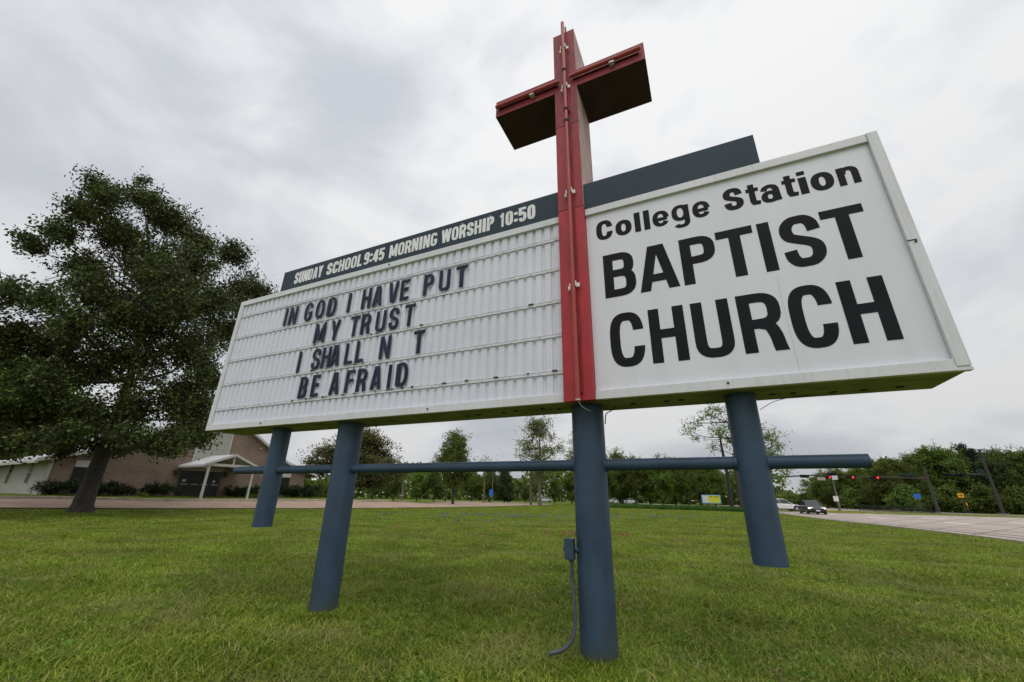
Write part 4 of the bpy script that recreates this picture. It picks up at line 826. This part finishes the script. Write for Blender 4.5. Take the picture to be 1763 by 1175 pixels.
# ------------------------------------------------------------------ church
brick_m = bpy.data.materials.new('tan_brick'); brick_m.use_nodes = True
def setup_brick(m):
    t = m.node_tree; n = t.nodes; l = t.links; b = n['Principled BSDF']; b.inputs['Roughness'].default_value = .9
    tcn = n.new('ShaderNodeTexCoord'); sp = n.new('ShaderNodeSeparateXYZ'); l.new(tcn.outputs['Object'], sp.inputs[0]); ad = n.new('ShaderNodeMath'); l.new(sp.outputs[0], ad.inputs[0]); l.new(sp.outputs[1], ad.inputs[1])
    cb = n.new('ShaderNodeCombineXYZ'); l.new(ad.outputs[0], cb.inputs[0]); l.new(sp.outputs[2], cb.inputs[1])
    br = n.new('ShaderNodeTexBrick'); l.new(cb.outputs[0], br.inputs[0]); br.inputs['Scale'].default_value = 1; br.inputs['Brick Width'].default_value = .3; br.inputs['Row Height'].default_value = .1; br.inputs['Mortar Size'].default_value = .008
    br.inputs['Color1'].default_value = (.225, .165, .12, 1); br.inputs['Color2'].default_value = (.17, .122, .088, 1); br.inputs['Mortar'].default_value = (.27, .2, .15, 1)
    no = n.new('ShaderNodeTexNoise'); no.inputs['Scale'].default_value = .6; no.inputs['Detail'].default_value = 5; l.new(tcn.outputs['Object'], no.inputs[0])
    mr = n.new('ShaderNodeMapRange'); mr.inputs[1].default_value = .3; mr.inputs[2].default_value = .7; mr.inputs[3].default_value = .8; mr.inputs[4].default_value = 1.15; l.new(no.outputs[0], mr.inputs[0])
    hs = n.new('ShaderNodeHueSaturation'); l.new(br.outputs[0], hs.inputs['Color']); l.new(mr.outputs[0], hs.inputs['Value']); l.new(hs.outputs[0], b.inputs['Base Color'])
setup_brick(brick_m)
siding_m = mat('cream_siding', (.36, .36, .31), .6, .06, 2); trim_m = mat('white_trim', (.5, .49, .46), .5, .06, 2); roofm = mat('white_metal_roof', (.72, .73, .75), .35, .06, 1.5, metal=.1)
glass_m = mat('dark_glass', (.008, .009, .010), .25, .2, 2, spec=.25); screen_m = mat('window_screen', (.05, .052, .06), .5); soff = mat('porch_ceiling', (.35, .33, .29), .8); bronze = mat('dark_bronze_frame', (.02, .018, .016), .4)
ang = math.atan2(uF[1], uF[0])
GZB = .80
ch = empty('church_building', (P0[0], P0[1], 0), 'tan brick church with white metal roof, cream siding and a small gabled porch', 'building', None, ang)
# local frame: x along the facade (to the right), y away from the lawn
XL, XR, YD = -9.75, 9.6, 26
def zroof(x):
    a = abs(x)
    return 8.55-.62*a if a < 7.0 else 8.55-.62*7-(a-7)*.30
mb = MB(); xs = [XL, -7, -1.45]; top = [(x, zroof(x)-.12) for x in (XL, -7, -1.4)]
def wallpoly(pts, y0, y1, m_, nm='wall'):
    n = len(pts); mb = MB(); mb.add([(x, y0, z) for x, z in pts]+[(x, y1, z) for x, z in pts], [tuple(range(n)), tuple(reversed(range(n, 2*n)))]+[(i, n+i, n+(i+1) % n, (i+1) % n) for i in range(n)]); return mb.build(nm, m_, ch)
wallpoly([(XL+.2, GZB-1), (-1.32, GZB-1), (-1.32, zroof(1.32)-.12), (-7, zroof(7)-.12), (XL+.2, zroof(XL)-.12)], 0, .2, brick_m)
wallpoly([(1.32, GZB-1), (XR-.2, GZB-1), (XR-.2, zroof(XR)-.12), (7, zroof(7)-.12), (1.32, zroof(1.32)-.12)], 0, .2, brick_m)
wallpoly([(-1.32, GZB-1), (1.32, GZB-1), (1.32, zroof(1.3)-.14), (0, zroof(0)-.14), (-1.32, zroof(1.3)-.14)], .05, .2, brick_m)
z = 3.75
while z < 8.2:                                           # siding boards of the central gable panel
    zt = min(z+.16, zroof(0)-.2); lim = min(1.30, max(.05, (8.43-zt)/.62))
    MB().add([(-lim, .04, z), (lim, .04, z), (lim, .01, z), (-lim, .01, z), (-lim, .045, zt), (lim, .045, zt), (lim, .03, zt), (-lim, .03, zt)], [(0,1,2,3),(4,7,6,5),(3,2,6,7),(0,4,5,1),(0,3,7,4),(1,5,6,2)]).build('siding_board', siding_m, ch); z += .163
for s in (-1, 1): MB().box(s*1.34-.05, s*1.34+.05, -.03, .06, 3.7, zroof(1.34)-.15).build('corner_trim', trim_m, ch)
MB().box(XL, XL+.19, .21, YD, GZB-1, 3.35).build('wall', trim_m, ch); MB().box(XR-.19, XR, .21, YD, GZB-1, 3.2).build('wall', brick_m, ch)
MB().box(XL, XL+.19, -.02, .2, GZB-.9, 3.6).build('corner_trim', trim_m, ch)
z = GZB-.1
while z < 3.3: MB().add([(XL-.03, .0, z), (XL-.03, YD, z), (XL, YD, z), (XL, .0, z), (XL-.008, .0, z+.17), (XL-.008, YD, z+.17), (XL, YD, z+.17), (XL, .0, z+.17)], [(0,1,2,3),(4,7,6,5),(0,4,5,1),(0,3,7,4),(1,5,6,2)]).build('siding_board', siding_m, ch); z += .175
for y in (3.4, 8.6, 13.8, 19):                            # side windows with lower screens
    f_ = MB().box(XL-.06, XL-.005, y-.42, y+.42, 1.55, 3.1).build('window', trim_m, ch); MB().box(XL-.075, XL-.065, y-.36, y+.36, 2.35, 3.04).build('pane', glass_m, f_); MB().box(XL-.08, XL-.07, y-.36, y+.36, 1.61, 2.31).build('screen', screen_m, f_)
ro = .45                                                 # roof slopes with overhang
for s in (-1, 1):
    prof = [(0, zroof(0)), (s*7, zroof(7)), (s*(9.75+ro+.3), zroof(9.75+ro+.3))]
    for k in range(2):
        (xa, za), (xb, zb) = prof[k], prof[k+1]
        MB().add([(xa, -ro, za), (xb, -ro, zb), (xb, YD, zb), (xa, YD, za), (xa, -ro, za-.12), (xb, -ro, zb-.12), (xb, YD, zb-.12), (xa, YD, za-.12)], [(0,1,2,3),(7,6,5,4),(0,4,5,1),(1,5,6,2),(2,6,7,3),(3,7,4,0)]).build('roof_slope', roofm, ch)
        MB().add([(xa, -ro-.02, za+.02), (xb, -ro-.02, zb+.02), (xb, -ro+.02, zb+.02), (xa, -ro+.02, za+.02), (xa, -ro-.02, za-.2), (xb, -ro-.02, zb-.2), (xb, -ro+.02, zb-.2), (xa, -ro+.02, za-.2)], [(0,1,2,3),(7,6,5,4),(0,4,5,1),(1,5,6,2),(2,6,7,3),(3,7,4,0)]).build('fascia', trim_m, ch)
        n_ = int(YD/.6)
        if s < 0 or k: pass
    mbr = MB()
    for i in range(int(YD/.75)):
        y = i*.75
        for k in range(2):
            (xa, za), (xb, zb) = prof[k], prof[k+1]; mbr.add([(xa, y, za), (xb, y, zb), (xb, y+.05, zb), (xa, y+.05, za), (xa, y, za+.05), (xb, y, zb+.05), (xb, y+.05, zb+.05), (xa, y+.05, za+.05)], [(4,5,6,7),(0,4,5,1),(3,2,6,7)])
    o = mbr.build('roof_ribs', roofm, ch); o['kind'] = 'stuff'
    xe = s*(9.75+ro+.3); MB().box(xe-.08, xe+.08, -ro, YD, zroof(xe)-.3, zroof(xe)-.12).build('gutter', trim_m, ch)
# entrance: dark glazed doors
ent = MB().box(-1.95, 1.2, -.04, .02, GZB-.02, 2.9).build('entrance', bronze, ch)
for i in range(4):
    x0 = -1.88+i*.77; d_ = MB().box(x0, x0+.70, -.075, -.045, GZB, 2.75).build('door', bronze, ch)
    MB().box(x0+.09, x0+.61, -.085, -.077, GZB+.35, 2.62).build('pane', glass_m, d_); MB().box(x0+.09, x0+.61, -.11, -.09, GZB+1.0, GZB+1.04).build('handle', galv, d_)
    if i in (0, 3): MB().box(x0+.18, x0+.44 if i == 0 else x0+.36, -.092, -.0885, 2.0, 2.2).build('notice', mat('paper_white', (.6, .6, .58), .8), d_)
MB().box(-2.0, 1.25, -.06, .0, 2.905, 3.25).build('transom_panel', soff, ch)
for x in (-2.35, 1.55): MB().box(x-.12, x+.12, -.22, -.001, 2.55, 2.9).build('wall_lantern', bronze, ch)
MB().tube([(4.1, -.02, 5.3), (4.1, -.18, 5.25)], .07, 10).build('flood_lamp', trim_m, ch)
def wnd(x0, x1, z0, z1):
    f_ = MB().box(x0, x1, -.05, -.001, z0, z1).build('window', bronze, ch); MB().box(x0+.06, x1-.06, -.062, -.052, z0+.06, z1-.06).build('pane', glass_m, f_); MB().box(x0-.02, x1+.02, -.07, -.002, z1+.002, z1+.45).build('lintel_panel', trim_m, f_)
wnd(-8.45, -7.35, 1.2, 2.75); wnd(6.6, 7.75, 1.15, 2.75)
# porch
slab = MB().box(-2.1, 2.1, -4.3, -.05, GZB-.5, GZB-.05).build('porch_slab', kerb_m, ch)
def ptop(x): return 4.22-.42*abs(x)
for s in (-1, 1):
    xe = s*2.25; MB().add([(0, -4.15, ptop(0)), (xe, -4.15, ptop(xe)), (xe, 0, ptop(xe)), (0, 0, ptop(0)), (0, -4.15, ptop(0)-.1), (xe, -4.15, ptop(xe)-.1), (xe, 0, ptop(xe)-.1), (0, 0, ptop(0)-.1)], [(0,1,2,3),(7,6,5,4),(0,4,5,1),(1,5,6,2),(2,6,7,3),(3,7,4,0)]).build('porch_roof_slope', roofm, ch)
    MB().add([(0, -4.19, ptop(0)+.03), (xe, -4.19, ptop(xe)+.03), (xe, -4.16, ptop(xe)+.03), (0, -4.16, ptop(0)+.03), (0, -4.19, ptop(0)-.17), (xe, -4.19, ptop(xe)-.17), (xe, -4.16, ptop(xe)-.17), (0, -4.16, ptop(0)-.17)], [(0,1,2,3),(7,6,5,4),(0,4,5,1),(1,5,6,2),(2,6,7,3),(3,7,4,0)]).build('porch_fascia', trim_m, ch)
    MB().box(s*1.74-.075, s*1.74+.075, -4.05, -3.9, GZB-.06, 3.18).build('porch_post', trim_m, ch, bevel=.01)
    MB().box(xe-.06, xe+.06, -4.15, -.1, ptop(xe)-.2, ptop(xe)-.1).build('porch_gutter', trim_m, ch)
    MB().box(s*1.74-.07, s*1.74+.07, -3.88, -.08, 3.18, 3.3).build('porch_beam', trim_m, ch)
MB().box(-1.85, 1.85, -4.06, -3.9, 3.182, 3.40).build('porch_beam', trim_m, ch); MB().box(-.06, .06, -4.04, -3.96, 3.4, 4.08).build('king_post', trim_m, ch)
MB().tube(arcp([(-2.2, -4.05, 3.2), (-2.05, -4.05, 3.05), (-1.84, -4.02, 2.95), (-1.84, -4.02, .85)]), .04, 8).build('downpipe', trim_m, ch)
MB().box(XL+.4, -2.4, -1.9, -1.75, GZB-.5, GZB-.01).build('planter_edging', kerb_m, ch); MB().box(2.4, XR+4, -1.9, -1.75, GZB-.5, GZB-.01).build('planter_edging', kerb_m, ch)
# shrubs along the wall
lm_sh = leafmat('shrub_leaf', (.012, .022, .008), (.018, .034, .010), (.034, .058, .016), .15)
sh_pro = []
for k in range(3):
    rg = np.random.default_rng(60+k); c = [((rg.normal()*.55, rg.normal()*.3, .35+rg.uniform(0, .45)), .42) for _ in range(9)]; mb, C4 = grow(c, [(0, 0, .1)], rg, 40, 26, .1, .03, .5, .008, 1.15)
    V, Q = leaves(C4, .10, rg); me = npmesh('shrub_foliage', V, Q); me.materials.append(lm_sh); st = mb.mesh('shrub_stems'); st.materials.append(bark_m); sh_pro.append((me, st))
def local(x, y, z=0.): p = P0+uF*x+vF*y; return (p[0], p[1], z)
SH = [(-8.9, -1.0, 1.15, 'dark shrub at the left corner of the brick wall'), (-7.9, -1.1, 1.0, 'dark shrub under the dark window left of the oak trunk'), (-6.9, -1.0, 1.1, 'dark shrub hidden partly by the oak trunk'), (-5.9, -1.1, 1.0, 'dark shrub right of the oak trunk at the brick wall'),
      (-4.0, -1.1, 1.05, 'round dark shrub left of the church doors'), (-3.1, -1.0, .95, 'smaller dark shrub nearest the left side of the doors'), (2.5, -1.1, 1.1, 'dark shrub right of the church doors'), (3.5, -1.0, 1.05, 'dark shrub behind the right porch post'), (7.1, -1.0, 1.25, 'dark shrub under the right window'), (8.6, -1.1, 1.35, 'tall dark shrub at the right end of the church'), (9.9, -.8, 1.3, 'dark shrub past the right corner of the church')]
for i, (x, y, s, lab) in enumerate(SH):
    r = empty('shrub', local(x, y, GZB-.05), lab, 'shrub', 'dark shrubs along the church wall', random.uniform(0, 6.28)); r.scale = (s*1.15, s*1.1, s)
    for nm, me in zip(('foliage', 'stems'), sh_pro[i % 3]): o = bpy.data.objects.new(nm, me); col.objects.link(o); o.parent = r
for x, y, s, lab in ((2.9, -1.9, .5, 'small bright green shrub at the porch, left one'), (3.6, -2.0, .5, 'small bright green shrub right beside the porch post'), (-4.6, -1.8, .42, 'small green plant at the foot of the brick wall')):
    r = empty('shrub', local(x, y, GZB-.1), lab, 'shrub', 'small bright shrubs'); r.scale = (s, s, s); me = sh_pro[1][0].copy(); me.materials.clear(); me.materials.append(lm_br); o = bpy.data.objects.new('foliage', me); col.objects.link(o); o.parent = r
# yard floodlight on a stake
q = local(-8.3, -4.2, .55); fl = empty('yard_light', q, 'small floodlight on a thin stake before the church wall', 'light'); MB().tube([(0, 0, -.3), (0, 0, 1.5)], .035, 8).build('stake', galv, fl); MB().obox((0, 0, 1.62), (1, 0, 0), (0, 1, 0), (0, 0, 1), .16, .1, .13).build('lamp_head', galv, fl, bevel=.02)

# ------------------------------------------------------------------ signals, lamps, poles, signs
steel = mat('weathered_pole_steel', (.045, .04, .036), .7, .2, 2); sigblack = mat('signal_black', (.012, .012, .012), .5); redlit = mat('red_signal_lens', (.5, .01, .01), .3, emis=(1, .03, .04, 2.2)); lensoff = mat('dark_lens', (.02, .02, .015), .3)
signgreen = mat('street_sign_green', (.01, .07, .035), .5); signwhite = mat('sign_white', (.7, .7, .7), .5); signblue = mat('sign_blue', (.03, .14, .5), .5); signyel = mat('sign_amber', (.75, .35, .02), .5); concp = mat('concrete_pole', (.16, .145, .135), .9, .15, 2)
def sighead(mb_parent, c, ax, facing, lit=True):
    """horizontal three-lamp head"""
    c = np.array(c, float); ax = np.array(ax); up = np.array([0, 0, 1.]); h = MB().obox(c, ax, facing, up, .62, .12, .22).build('signal_head', sigblack, mb_parent)
    for k, m_ in ((-1, redlit if lit else lensoff), (0, lensoff), (1, lensoff)):
        p = c+ax*k*.4+facing*.121; MB().tube([p, p+facing*.03], .16, 14).build('lens', m_, h); MB().tube([p, p+facing*.2], .18, 14, False).build('visor', sigblack, h)
def mast(px, t, topy, pr, label, end_px, end_t, army, arm_end_y, heads=(), lamp=None, extra=None, cat='traffic signal'):
    b = W(px, 870, t); topz = W(px, topy, t)[2]
    r = empty('signal_mast', (b[0], b[1], 0), label, cat); MB().tube([(0, 0, -.1), (0, 0, 1), (0, 0, topz)], [pr, pr*.9, pr*.6], 12).build('pole', steel, r, smooth=True)
    MB().box(-pr*1.8, pr*1.8, -pr*1.8, pr*1.8, -.05, .25).build('base_plate', concp, r)
    z0 = W(px, army, t)[2]; e_ = W(end_px, arm_end_y, end_t); e_ = np.array([e_[0]-b[0], e_[1]-b[1], e_[2]]); s0 = np.array([0, 0, z0]); MB().tube([s0, s0*.5+e_*.5+np.array([0, 0, .12]), e_], [pr*.7, pr*.55, pr*.35], 10).build('mast_arm', steel, r, smooth=True)
    ax = e_-s0; ln = np.linalg.norm(ax); ax = ax/ln; ax2 = np.array([ax[0], ax[1], 0]); ax2 /= np.linalg.norm(ax2); fcg = np.array([ax2[1], -ax2[0], 0]); 
    if fcg@(CAM-b) < 0: fcg = -fcg
    for f_, lit in heads: p = s0+(e_-s0)*f_+np.array([0, 0, .12*(1-abs(2*f_-1))]); 
    for f_, lit in heads:
        p = s0+(e_-s0)*f_+fcg*.28; sighead(r, p, ax2*1, fcg, lit)
    return r, s0, e_, ax2, fcg
r, s0, e_, ax2, fcg = mast(1612, 92, 803, .24, 'dark signal mast whose long arm carries three red signals and a street name sign', 1418, 96, 824, 822, [(.945, True), (.70, True), (.455, True)])
def onarm(f_, dz, hx, hz, nm, m_): p = s0+(e_-s0)*f_+fcg*.3+np.array([0, 0, dz]); return MB().obox(p, ax2, fcg, (0, 0, 1), hx, .02, hz).build(nm, m_, r)
onarm(.87, .1, .42, .5, 'lane_sign', signwhite); onarm(.14, .6, 1.0, .2, 'street_name_sign', mat('street_sign_dark_green', (.008, .035, .02), .5))
r2, s0, e_, ax2, fcg = mast(1722, 98, 772, .26, 'second dark signal mast at the right with a shorter arm', 1630, 101, 818, 818, [(.62, False), (.95, False)]); r = r2
onarm(.12, .55, .5, .3, 'route_sign', MATS['street_sign_dark_green']); p = s0+(e_-s0)*.66; MB().tube([p, p+np.array([0, 0, 1.5])], .05, 8).build('antenna', steel, r2)
r3, s0, e_, ax2, fcg = mast(1292, 74, 812, .2, 'signal mast behind the right post with its arm reaching to the right', 1440, 84, 828, 816, [(.62, False), (.93, False)]); r = r3
onarm(.80, -.55, .7, .22, 'street_name_sign', mat('sign_back', (.33, .3, .24), .6))
def street_lamp(px, t, topy, arm_px, arm_y, label, pr=.1, m_=mat('lamp_pole_grey', (.16, .16, .16), .6), arm=True):
    b = W(px, 870, t); tz = W(px, topy, t)[2]; r = empty('street_lamp', (b[0], b[1], 0), label, 'street lamp', 'street lamps'); MB().tube([(0, 0, -.1), (0, 0, tz)], [pr, pr*.6], 8).build('pole', m_, r, smooth=True)
    e_ = W(arm_px, arm_y, t); e_ = np.array([e_[0]-b[0], e_[1]-b[1], e_[2]]); s_ = np.array([0, 0, tz]); MB().tube([s_, s_*.55+e_*.45+np.array([0, 0, .15]), e_], pr*.45, 8).build('arm', m_, r, smooth=True)
    d = (e_-s_)/np.linalg.norm(e_-s_); MB().obox(e_+d*.25, d, np.cross(d, [0, 0, 1]), (0, 0, 1), .4, .14, .07).build('lamp_head', m_, r, bevel=.03)
street_lamp(1648, 165, 775, 1619, 769, 'street lamp arm above the oaks right of the signal pole', .22); street_lamp(1558, 175, 793, 1538, 790, 'street lamp arm above the trees left of the signal pole', .2)
street_lamp(847, 95, 800, 836, 787, 'street lamp on a tall pole left of the thinly leaved tree'); street_lamp(1229, 130, 792, 1226, 777, 'distant lamp standing above the grove', .12)
def post_sign(px, t, cy, hx, hz, m_, label, name='road_sign', cat='sign', two=False, pm=mat('sign_post_dark', (.06, .055, .05), .7)):
    b = W(px, 870, t); c = W(px, cy, t); r = empty(name, (b[0], b[1], 0), label, cat, None, 0); d = (CAM-b)[:2]; d = d/np.linalg.norm(d); ax = np.array([-d[1], d[0], 0]); fc_ = np.array([d[0], d[1], 0])
    for s in ((-.8, .8) if two else (0,)): MB().tube([ax*hx*s+np.array([0, 0, -.1]), ax*hx*s+np.array([0, 0, c[2]+hz*.9])], .05, 8).build('post', pm, r)
    o = MB().obox(np.array([0, 0, c[2]])+fc_*.07, ax, fc_, (0, 0, 1), hx, .015, hz).build('sign_face', m_, r); return r, c, ax, fc_, o
post_sign(1584, 92, 854.5, .42, .34, signblue, 'small blue road sign left of the signal pole'); r_, c_, ax_, fc_, o_ = post_sign(1660, 92, 853.5, .32, .3, signyel, 'small amber warning sign right of the signal pole')
MB().obox(np.array([0, 0, c_[2]])+fc_*.09, ax_, fc_, (0, 0, 1), .2, .004, .04).obox(np.array([0, 0, c_[2]])+fc_*.09+ax_*.06, ax_, fc_, (0, 0, 1), .04, .005, .15).build('arrow_mark', sigblack, o_)
post_sign(1665, 93, 868.5, .07, .2, signyel, 'narrow amber marker low beside the amber sign', 'road_marker', 'marker')
post_sign(1442, 88, 859, .33, .4, signwhite, 'small white road sign behind the black car'); post_sign(845, 93, 848.5, .42, .62, signblue, 'small blue sign on the street lamp pole left of the grey pole'); post_sign(1341, 120, 861, .3, .3, signwhite, 'tiny white sign behind the white car')
# land sale board
r, c, ax, fc_, o = post_sign(1226, 78, 859.8, 1.42, .66, mat('board_blue_border', (.10, .38, .62), .5), 'pale blue, white and yellow sale board on two posts before the grove', 'sale_board', 'sign', True, mat('timber_post', (.3, .24, .2), .8))
ax = ax if ax@R2 > 0 else -ax; cc = np.array([0, 0, c[2]])+fc_*.088
MB().obox(cc-ax*.86, ax, fc_, (0, 0, 1), .42, .004, .56).build('white_field', signwhite, o); MB().obox(cc+ax*.45, ax, fc_, (0, 0, 1), .86, .004, .56).build('yellow_field', mat('board_yellow', (.72, .68, .06), .5), o)
mbx = MB(); tmp = MB(); x = 0.
for ch_ in 'FOR SALE':
    if ch_ == ' ': x += .14; continue
    Wd = .15; strokes_mesh(tmp, glyph(ch_, Wd, .2, .045, .04), .045, .04, .2, 0, .003, base=(x, 0)); x += .19
for v_ in tmp.v: mbx.v.append(tuple(cc+ax*(v_[0]-.25)+fc_*(.01-v_[1])+np.array([0, 0, v_[2]+.28])))
mbx.f = tmp.f; mbx.m = tmp.m; mbx.build('lettering', mat('board_green_print', (.06, .09, .03), .6), o)
# utility pole and wires
b = W(914, 868, 78); up = empty('utility_pole', (b[0], b[1], 0), 'grey weathered utility pole beside the thinly leaved tree', 'utility pole'); tz = W(914, 812, 78)[2]; MB().tube([(0, 0, -.1), (0, 0, tz)], [.24, .2], 10).build('pole', concp, up, smooth=True); MB().box(-1.2, 1.2, -.06, .06, tz-.6, tz-.45).build('cross_arm', concp, up)
b2 = W(1445, 872, 96); u2 = empty('utility_pole', (b2[0], b2[1], 0), 'slim grey pole rising behind the white lane sign', 'utility pole'); tz2 = W(1445, 806, 96)[2]; MB().tube([(0, 0, -.1), (0, 0, tz2)], [.16, .1], 8).build('pole', concp, u2)
for k, (dy) in enumerate((-.5, -.1, .35)):
    a, e2 = np.array([b[0], b[1], tz-.4+dy]), W(560, 822, 150); e2 = e2+np.array([0, 0, dy]); q_ = [a+(e2-a)*t-np.array([0, 0, 1.2*4*t*(1-t)]) for t in np.linspace(0, 1, 14)]
    props(MB().tube(q_, .018, 4, False).build('power_line', black_wire), ['lowest', 'middle', 'topmost'][k]+' thin power line running left from the grey utility pole', 'cable', 'power lines')
# black fence
fa, fb = W(1478, 872, 97), W(1604, 872, 92); fn = empty('black_fence', (fa[0], fa[1], 0), 'low black railing fence left of the signal pole', 'fence'); dd = (fb-fa)[:2]; ln = np.linalg.norm(dd); dd = dd/ln; fb_m = mat('black_fence_paint', (.02, .022, .02), .6)
for zz in (.15, 1.0): MB().obox((dd[0]*ln/2, dd[1]*ln/2, zz), (dd[0], dd[1], 0), (-dd[1], dd[0], 0), (0, 0, 1), ln/2, .03, .03).build('rail', fb_m, fn)
mbf = MB(); k = 0.
while k < ln: mbf.box(dd[0]*k-.02, dd[0]*k+.02, dd[1]*k-.02, dd[1]*k+.02, .1, 1.05); k += .13
o = mbf.build('pickets', fb_m, fn); o['kind'] = 'stuff'
for k in np.arange(0, ln, 2.5): MB().box(dd[0]*k-.04, dd[0]*k+.04, dd[1]*k-.04, dd[1]*k+.04, -.1, 1.12).build('fence_post', fb_m, fn)

# ------------------------------------------------------------------ cars
def car(name, label, body_c, L_, Wd, Hh, suv, loc, rz, group=None, lights=False, plate=True):
    r = empty(name, loc, label, 'car', group, rz); bm_ = mat(name+'_paint', body_c, .25, .03, 2, spec=.6); tyre = mat('tyre_rubber', (.015, .015, .015), .85); rim = mat('alloy_rim', (.4, .4, .42), .35, metal=.7); gl = mat('car_glass', (.02, .024, .028), .08, .1, 2, spec=.8); trim = mat('car_black_trim', (.012, .012, .012), .5)
    hl = L_/2; hw = Wd/2; belt = Hh*(.60 if suv else .62); bot = .24 if suv else .19
    # stations from the nose (+x) to the tail: x, top z, half width, bottom z
    st = [(hl, .52*belt+.1, .62*hw, bot+.12), (hl-.12, .74*belt, .84*hw, bot+.04), (hl-.45, .84*belt, .95*hw, bot), (hl-1.15, .95*belt, hw, bot), (hl-1.5, belt, hw, bot), (0, belt*1.01, hw, bot), (-hl+1.0, belt*1.03, hw, bot), (-hl+.35, belt*1.02, .95*hw, bot+.02), (-hl+.08, belt*.93, .86*hw, bot+.08), (-hl, belt*.6, .74*hw, bot+.14)]
    mb = MB(); V = []; m_ = 10
    for x, zt, w_, zb in st:
        for y, z in ((-w_*.86, zb), (-w_*.99, zb+.12), (-w_, zb+(zt-zb)*.5), (-w_*.98, zt-.1), (-w_*.86, zt), (w_*.86, zt), (w_*.98, zt-.1), (w_, zb+(zt-zb)*.5), (w_*.99, zb+.12), (w_*.86, zb)): V.append((x, y, z))
    fs = [(i*m_+j, i*m_+(j+1) % m_, (i+1)*m_+(j+1) % m_, (i+1)*m_+j) for i in range(len(st)-1) for j in range(m_)]+[tuple(range(m_-1, -1, -1)), tuple(range((len(st)-1)*m_, len(st)*m_))]
    mb.add(V, fs); mb.build('body', bm_, r, smooth=True)
    xf, xr = hl-1.35, (-hl+.25 if suv else -hl+.75); rf, rr = xf-.75, (xr+.3 if suv else xr+.75); zt = Hh
    def cab(inset, z0, z1, xa, xb, ya, yb, m_, nm, par):   # tapered greenhouse
        w0, w1 = hw*.88-inset, hw*.70-inset; V = [(xa[0], -w0, z0), (xa[0], w0, z0), (xb[0], w0, z0), (xb[0], -w0, z0), (xa[1], -w1, z1), (xa[1], w1, z1), (xb[1], w1, z1), (xb[1], -w1, z1)]
        return MB().add(V, [(0,1,2,3),(7,6,5,4),(0,4,5,1),(1,5,6,2),(2,6,7,3),(3,7,4,0)]).build(nm, m_, par, bevel=.02)
    cab(0, belt-.03, zt-.05, (xf, rf), (xr, rr), 0, 0, gl, 'window_band', r)
    MB().add([(rf+.02, -hw*.70, zt-.06), (rf+.02, hw*.70, zt-.06), (rr-.02, hw*.70, zt-.06), (rr-.02, -hw*.70, zt-.06), (rf-.15, -hw*.62, zt), (rf-.15, hw*.62, zt), (rr+.15, hw*.62, zt), (rr+.15, -hw*.62, zt)], [(0,1,2,3),(7,6,5,4),(0,4,5,1),(1,5,6,2),(2,6,7,3),(3,7,4,0)]).build('roof', bm_, r, bevel=.015)
    for s in (-1, 1):
        def pil(x0, x1, w_=.035): MB().tube([(x0, s*(hw*.885), belt-.02), (x1, s*(hw*.705), zt-.05)], w_, 6).build('pillar', bm_, r)
        pil(xf, rf); pil(xr, rr); pil((xf+xr)/2, (rf+rr)/2, .03)
        if suv: pil((xf+xr)/2-1.0, (rf+rr)/2-.85, .05)
        MB().obox((xf-.1, s*(hw+.06), belt+.06), (1, 0, 0), (0, 1, 0), (0, 0, 1), .07, .09, .06).build('mirror', bm_, r, bevel=.02)
        for x in (hl-.85, -hl+.85):
            wr = .36 if suv else .33; c_ = MB(); c_.tube([(x, s*(hw-.20), wr), (x, s*(hw+.005), wr)], wr, 24); wh = c_.build('wheel', tyre, r, smooth=True)
            MB().tube([(x, s*(hw+.006), wr), (x, s*(hw+.015), wr)], wr*.62, 16).build('rim', rim, wh); MB().tube([(x, s*(hw-.18), wr+.02), (x, s*(hw+.0035), wr+.02)], wr+.06, 24).build('wheel_arch', trim, r)
        MB().obox((hl-.24, s*hw*.66, .70*belt), (.92, -s*.38, 0), (s*.38, .92, 0), (0, 0, 1), .13, .2, .075).build('headlight', mat('headlight_lit', (.8, .8, .78), .2, emis=(1, .96, .86, 1.6)) if lights else mat('headlight_glass', (.6, .6, .62), .15), r, bevel=.02)
        MB().box(-hl-.005, -hl+.15, s*hw*.8-.14, s*hw*.8+.02, belt*.74, belt*.92).build('tail_light', mat('tail_lens', (.35, .01, .01), .3), r)
    MB().box(hl-.10, hl+.012, -hw*.48, hw*.48, bot+.16, .50*belt+.1).build('grille', trim, r, bevel=.02)
    if plate: MB().box(hl+.013, hl+.022, -.2, .2, bot+.14, bot+.26).build('plate', signwhite, r)
    MB().box(-hl+.4, hl-.3, -hw*.97, hw*.97, bot-.04, bot+.06).build('sill', trim, r)
    return r
road_z = .032
p = W(1400, 885, 62); d = (CAM-p)[:2]; azr = math.atan2(d[1], d[0])
car('black_sedan', 'black sedan with lit headlights driving toward the camera on the road', (.010, .010, .011), 4.75, 1.82, 1.46, False, (p[0], p[1], road_z), azr+.22, None, True)
p = W(1349, 880, 76); d = R2[:2]/np.linalg.norm(R2[:2])
car('white_suv', 'white compact SUV seen side-on crossing behind the black sedan', (.72, .72, .72), 4.6, 1.85, 1.66, True, (p[0], p[1], .04), math.atan2(d[1], d[0])-.12)
for i, (px, t, c_, lab) in enumerate(((1062, 128, (.5, .5, .5), 'distant silver car between the trunks right of the middle post'), (1084, 132, (.05, .05, .06), 'distant dark car behind the grove trunks'), (938, 130, (.7, .7, .7), 'distant white car behind the trees left of the middle post'))):
    p = W(px, 868, t); car('distant_car', lab, c_, 4.6, 1.8, 1.5, False, (p[0], p[1], .04), math.atan2(d[1], d[0])+.1, 'distant parked cars', False, False) if i != 9 else None
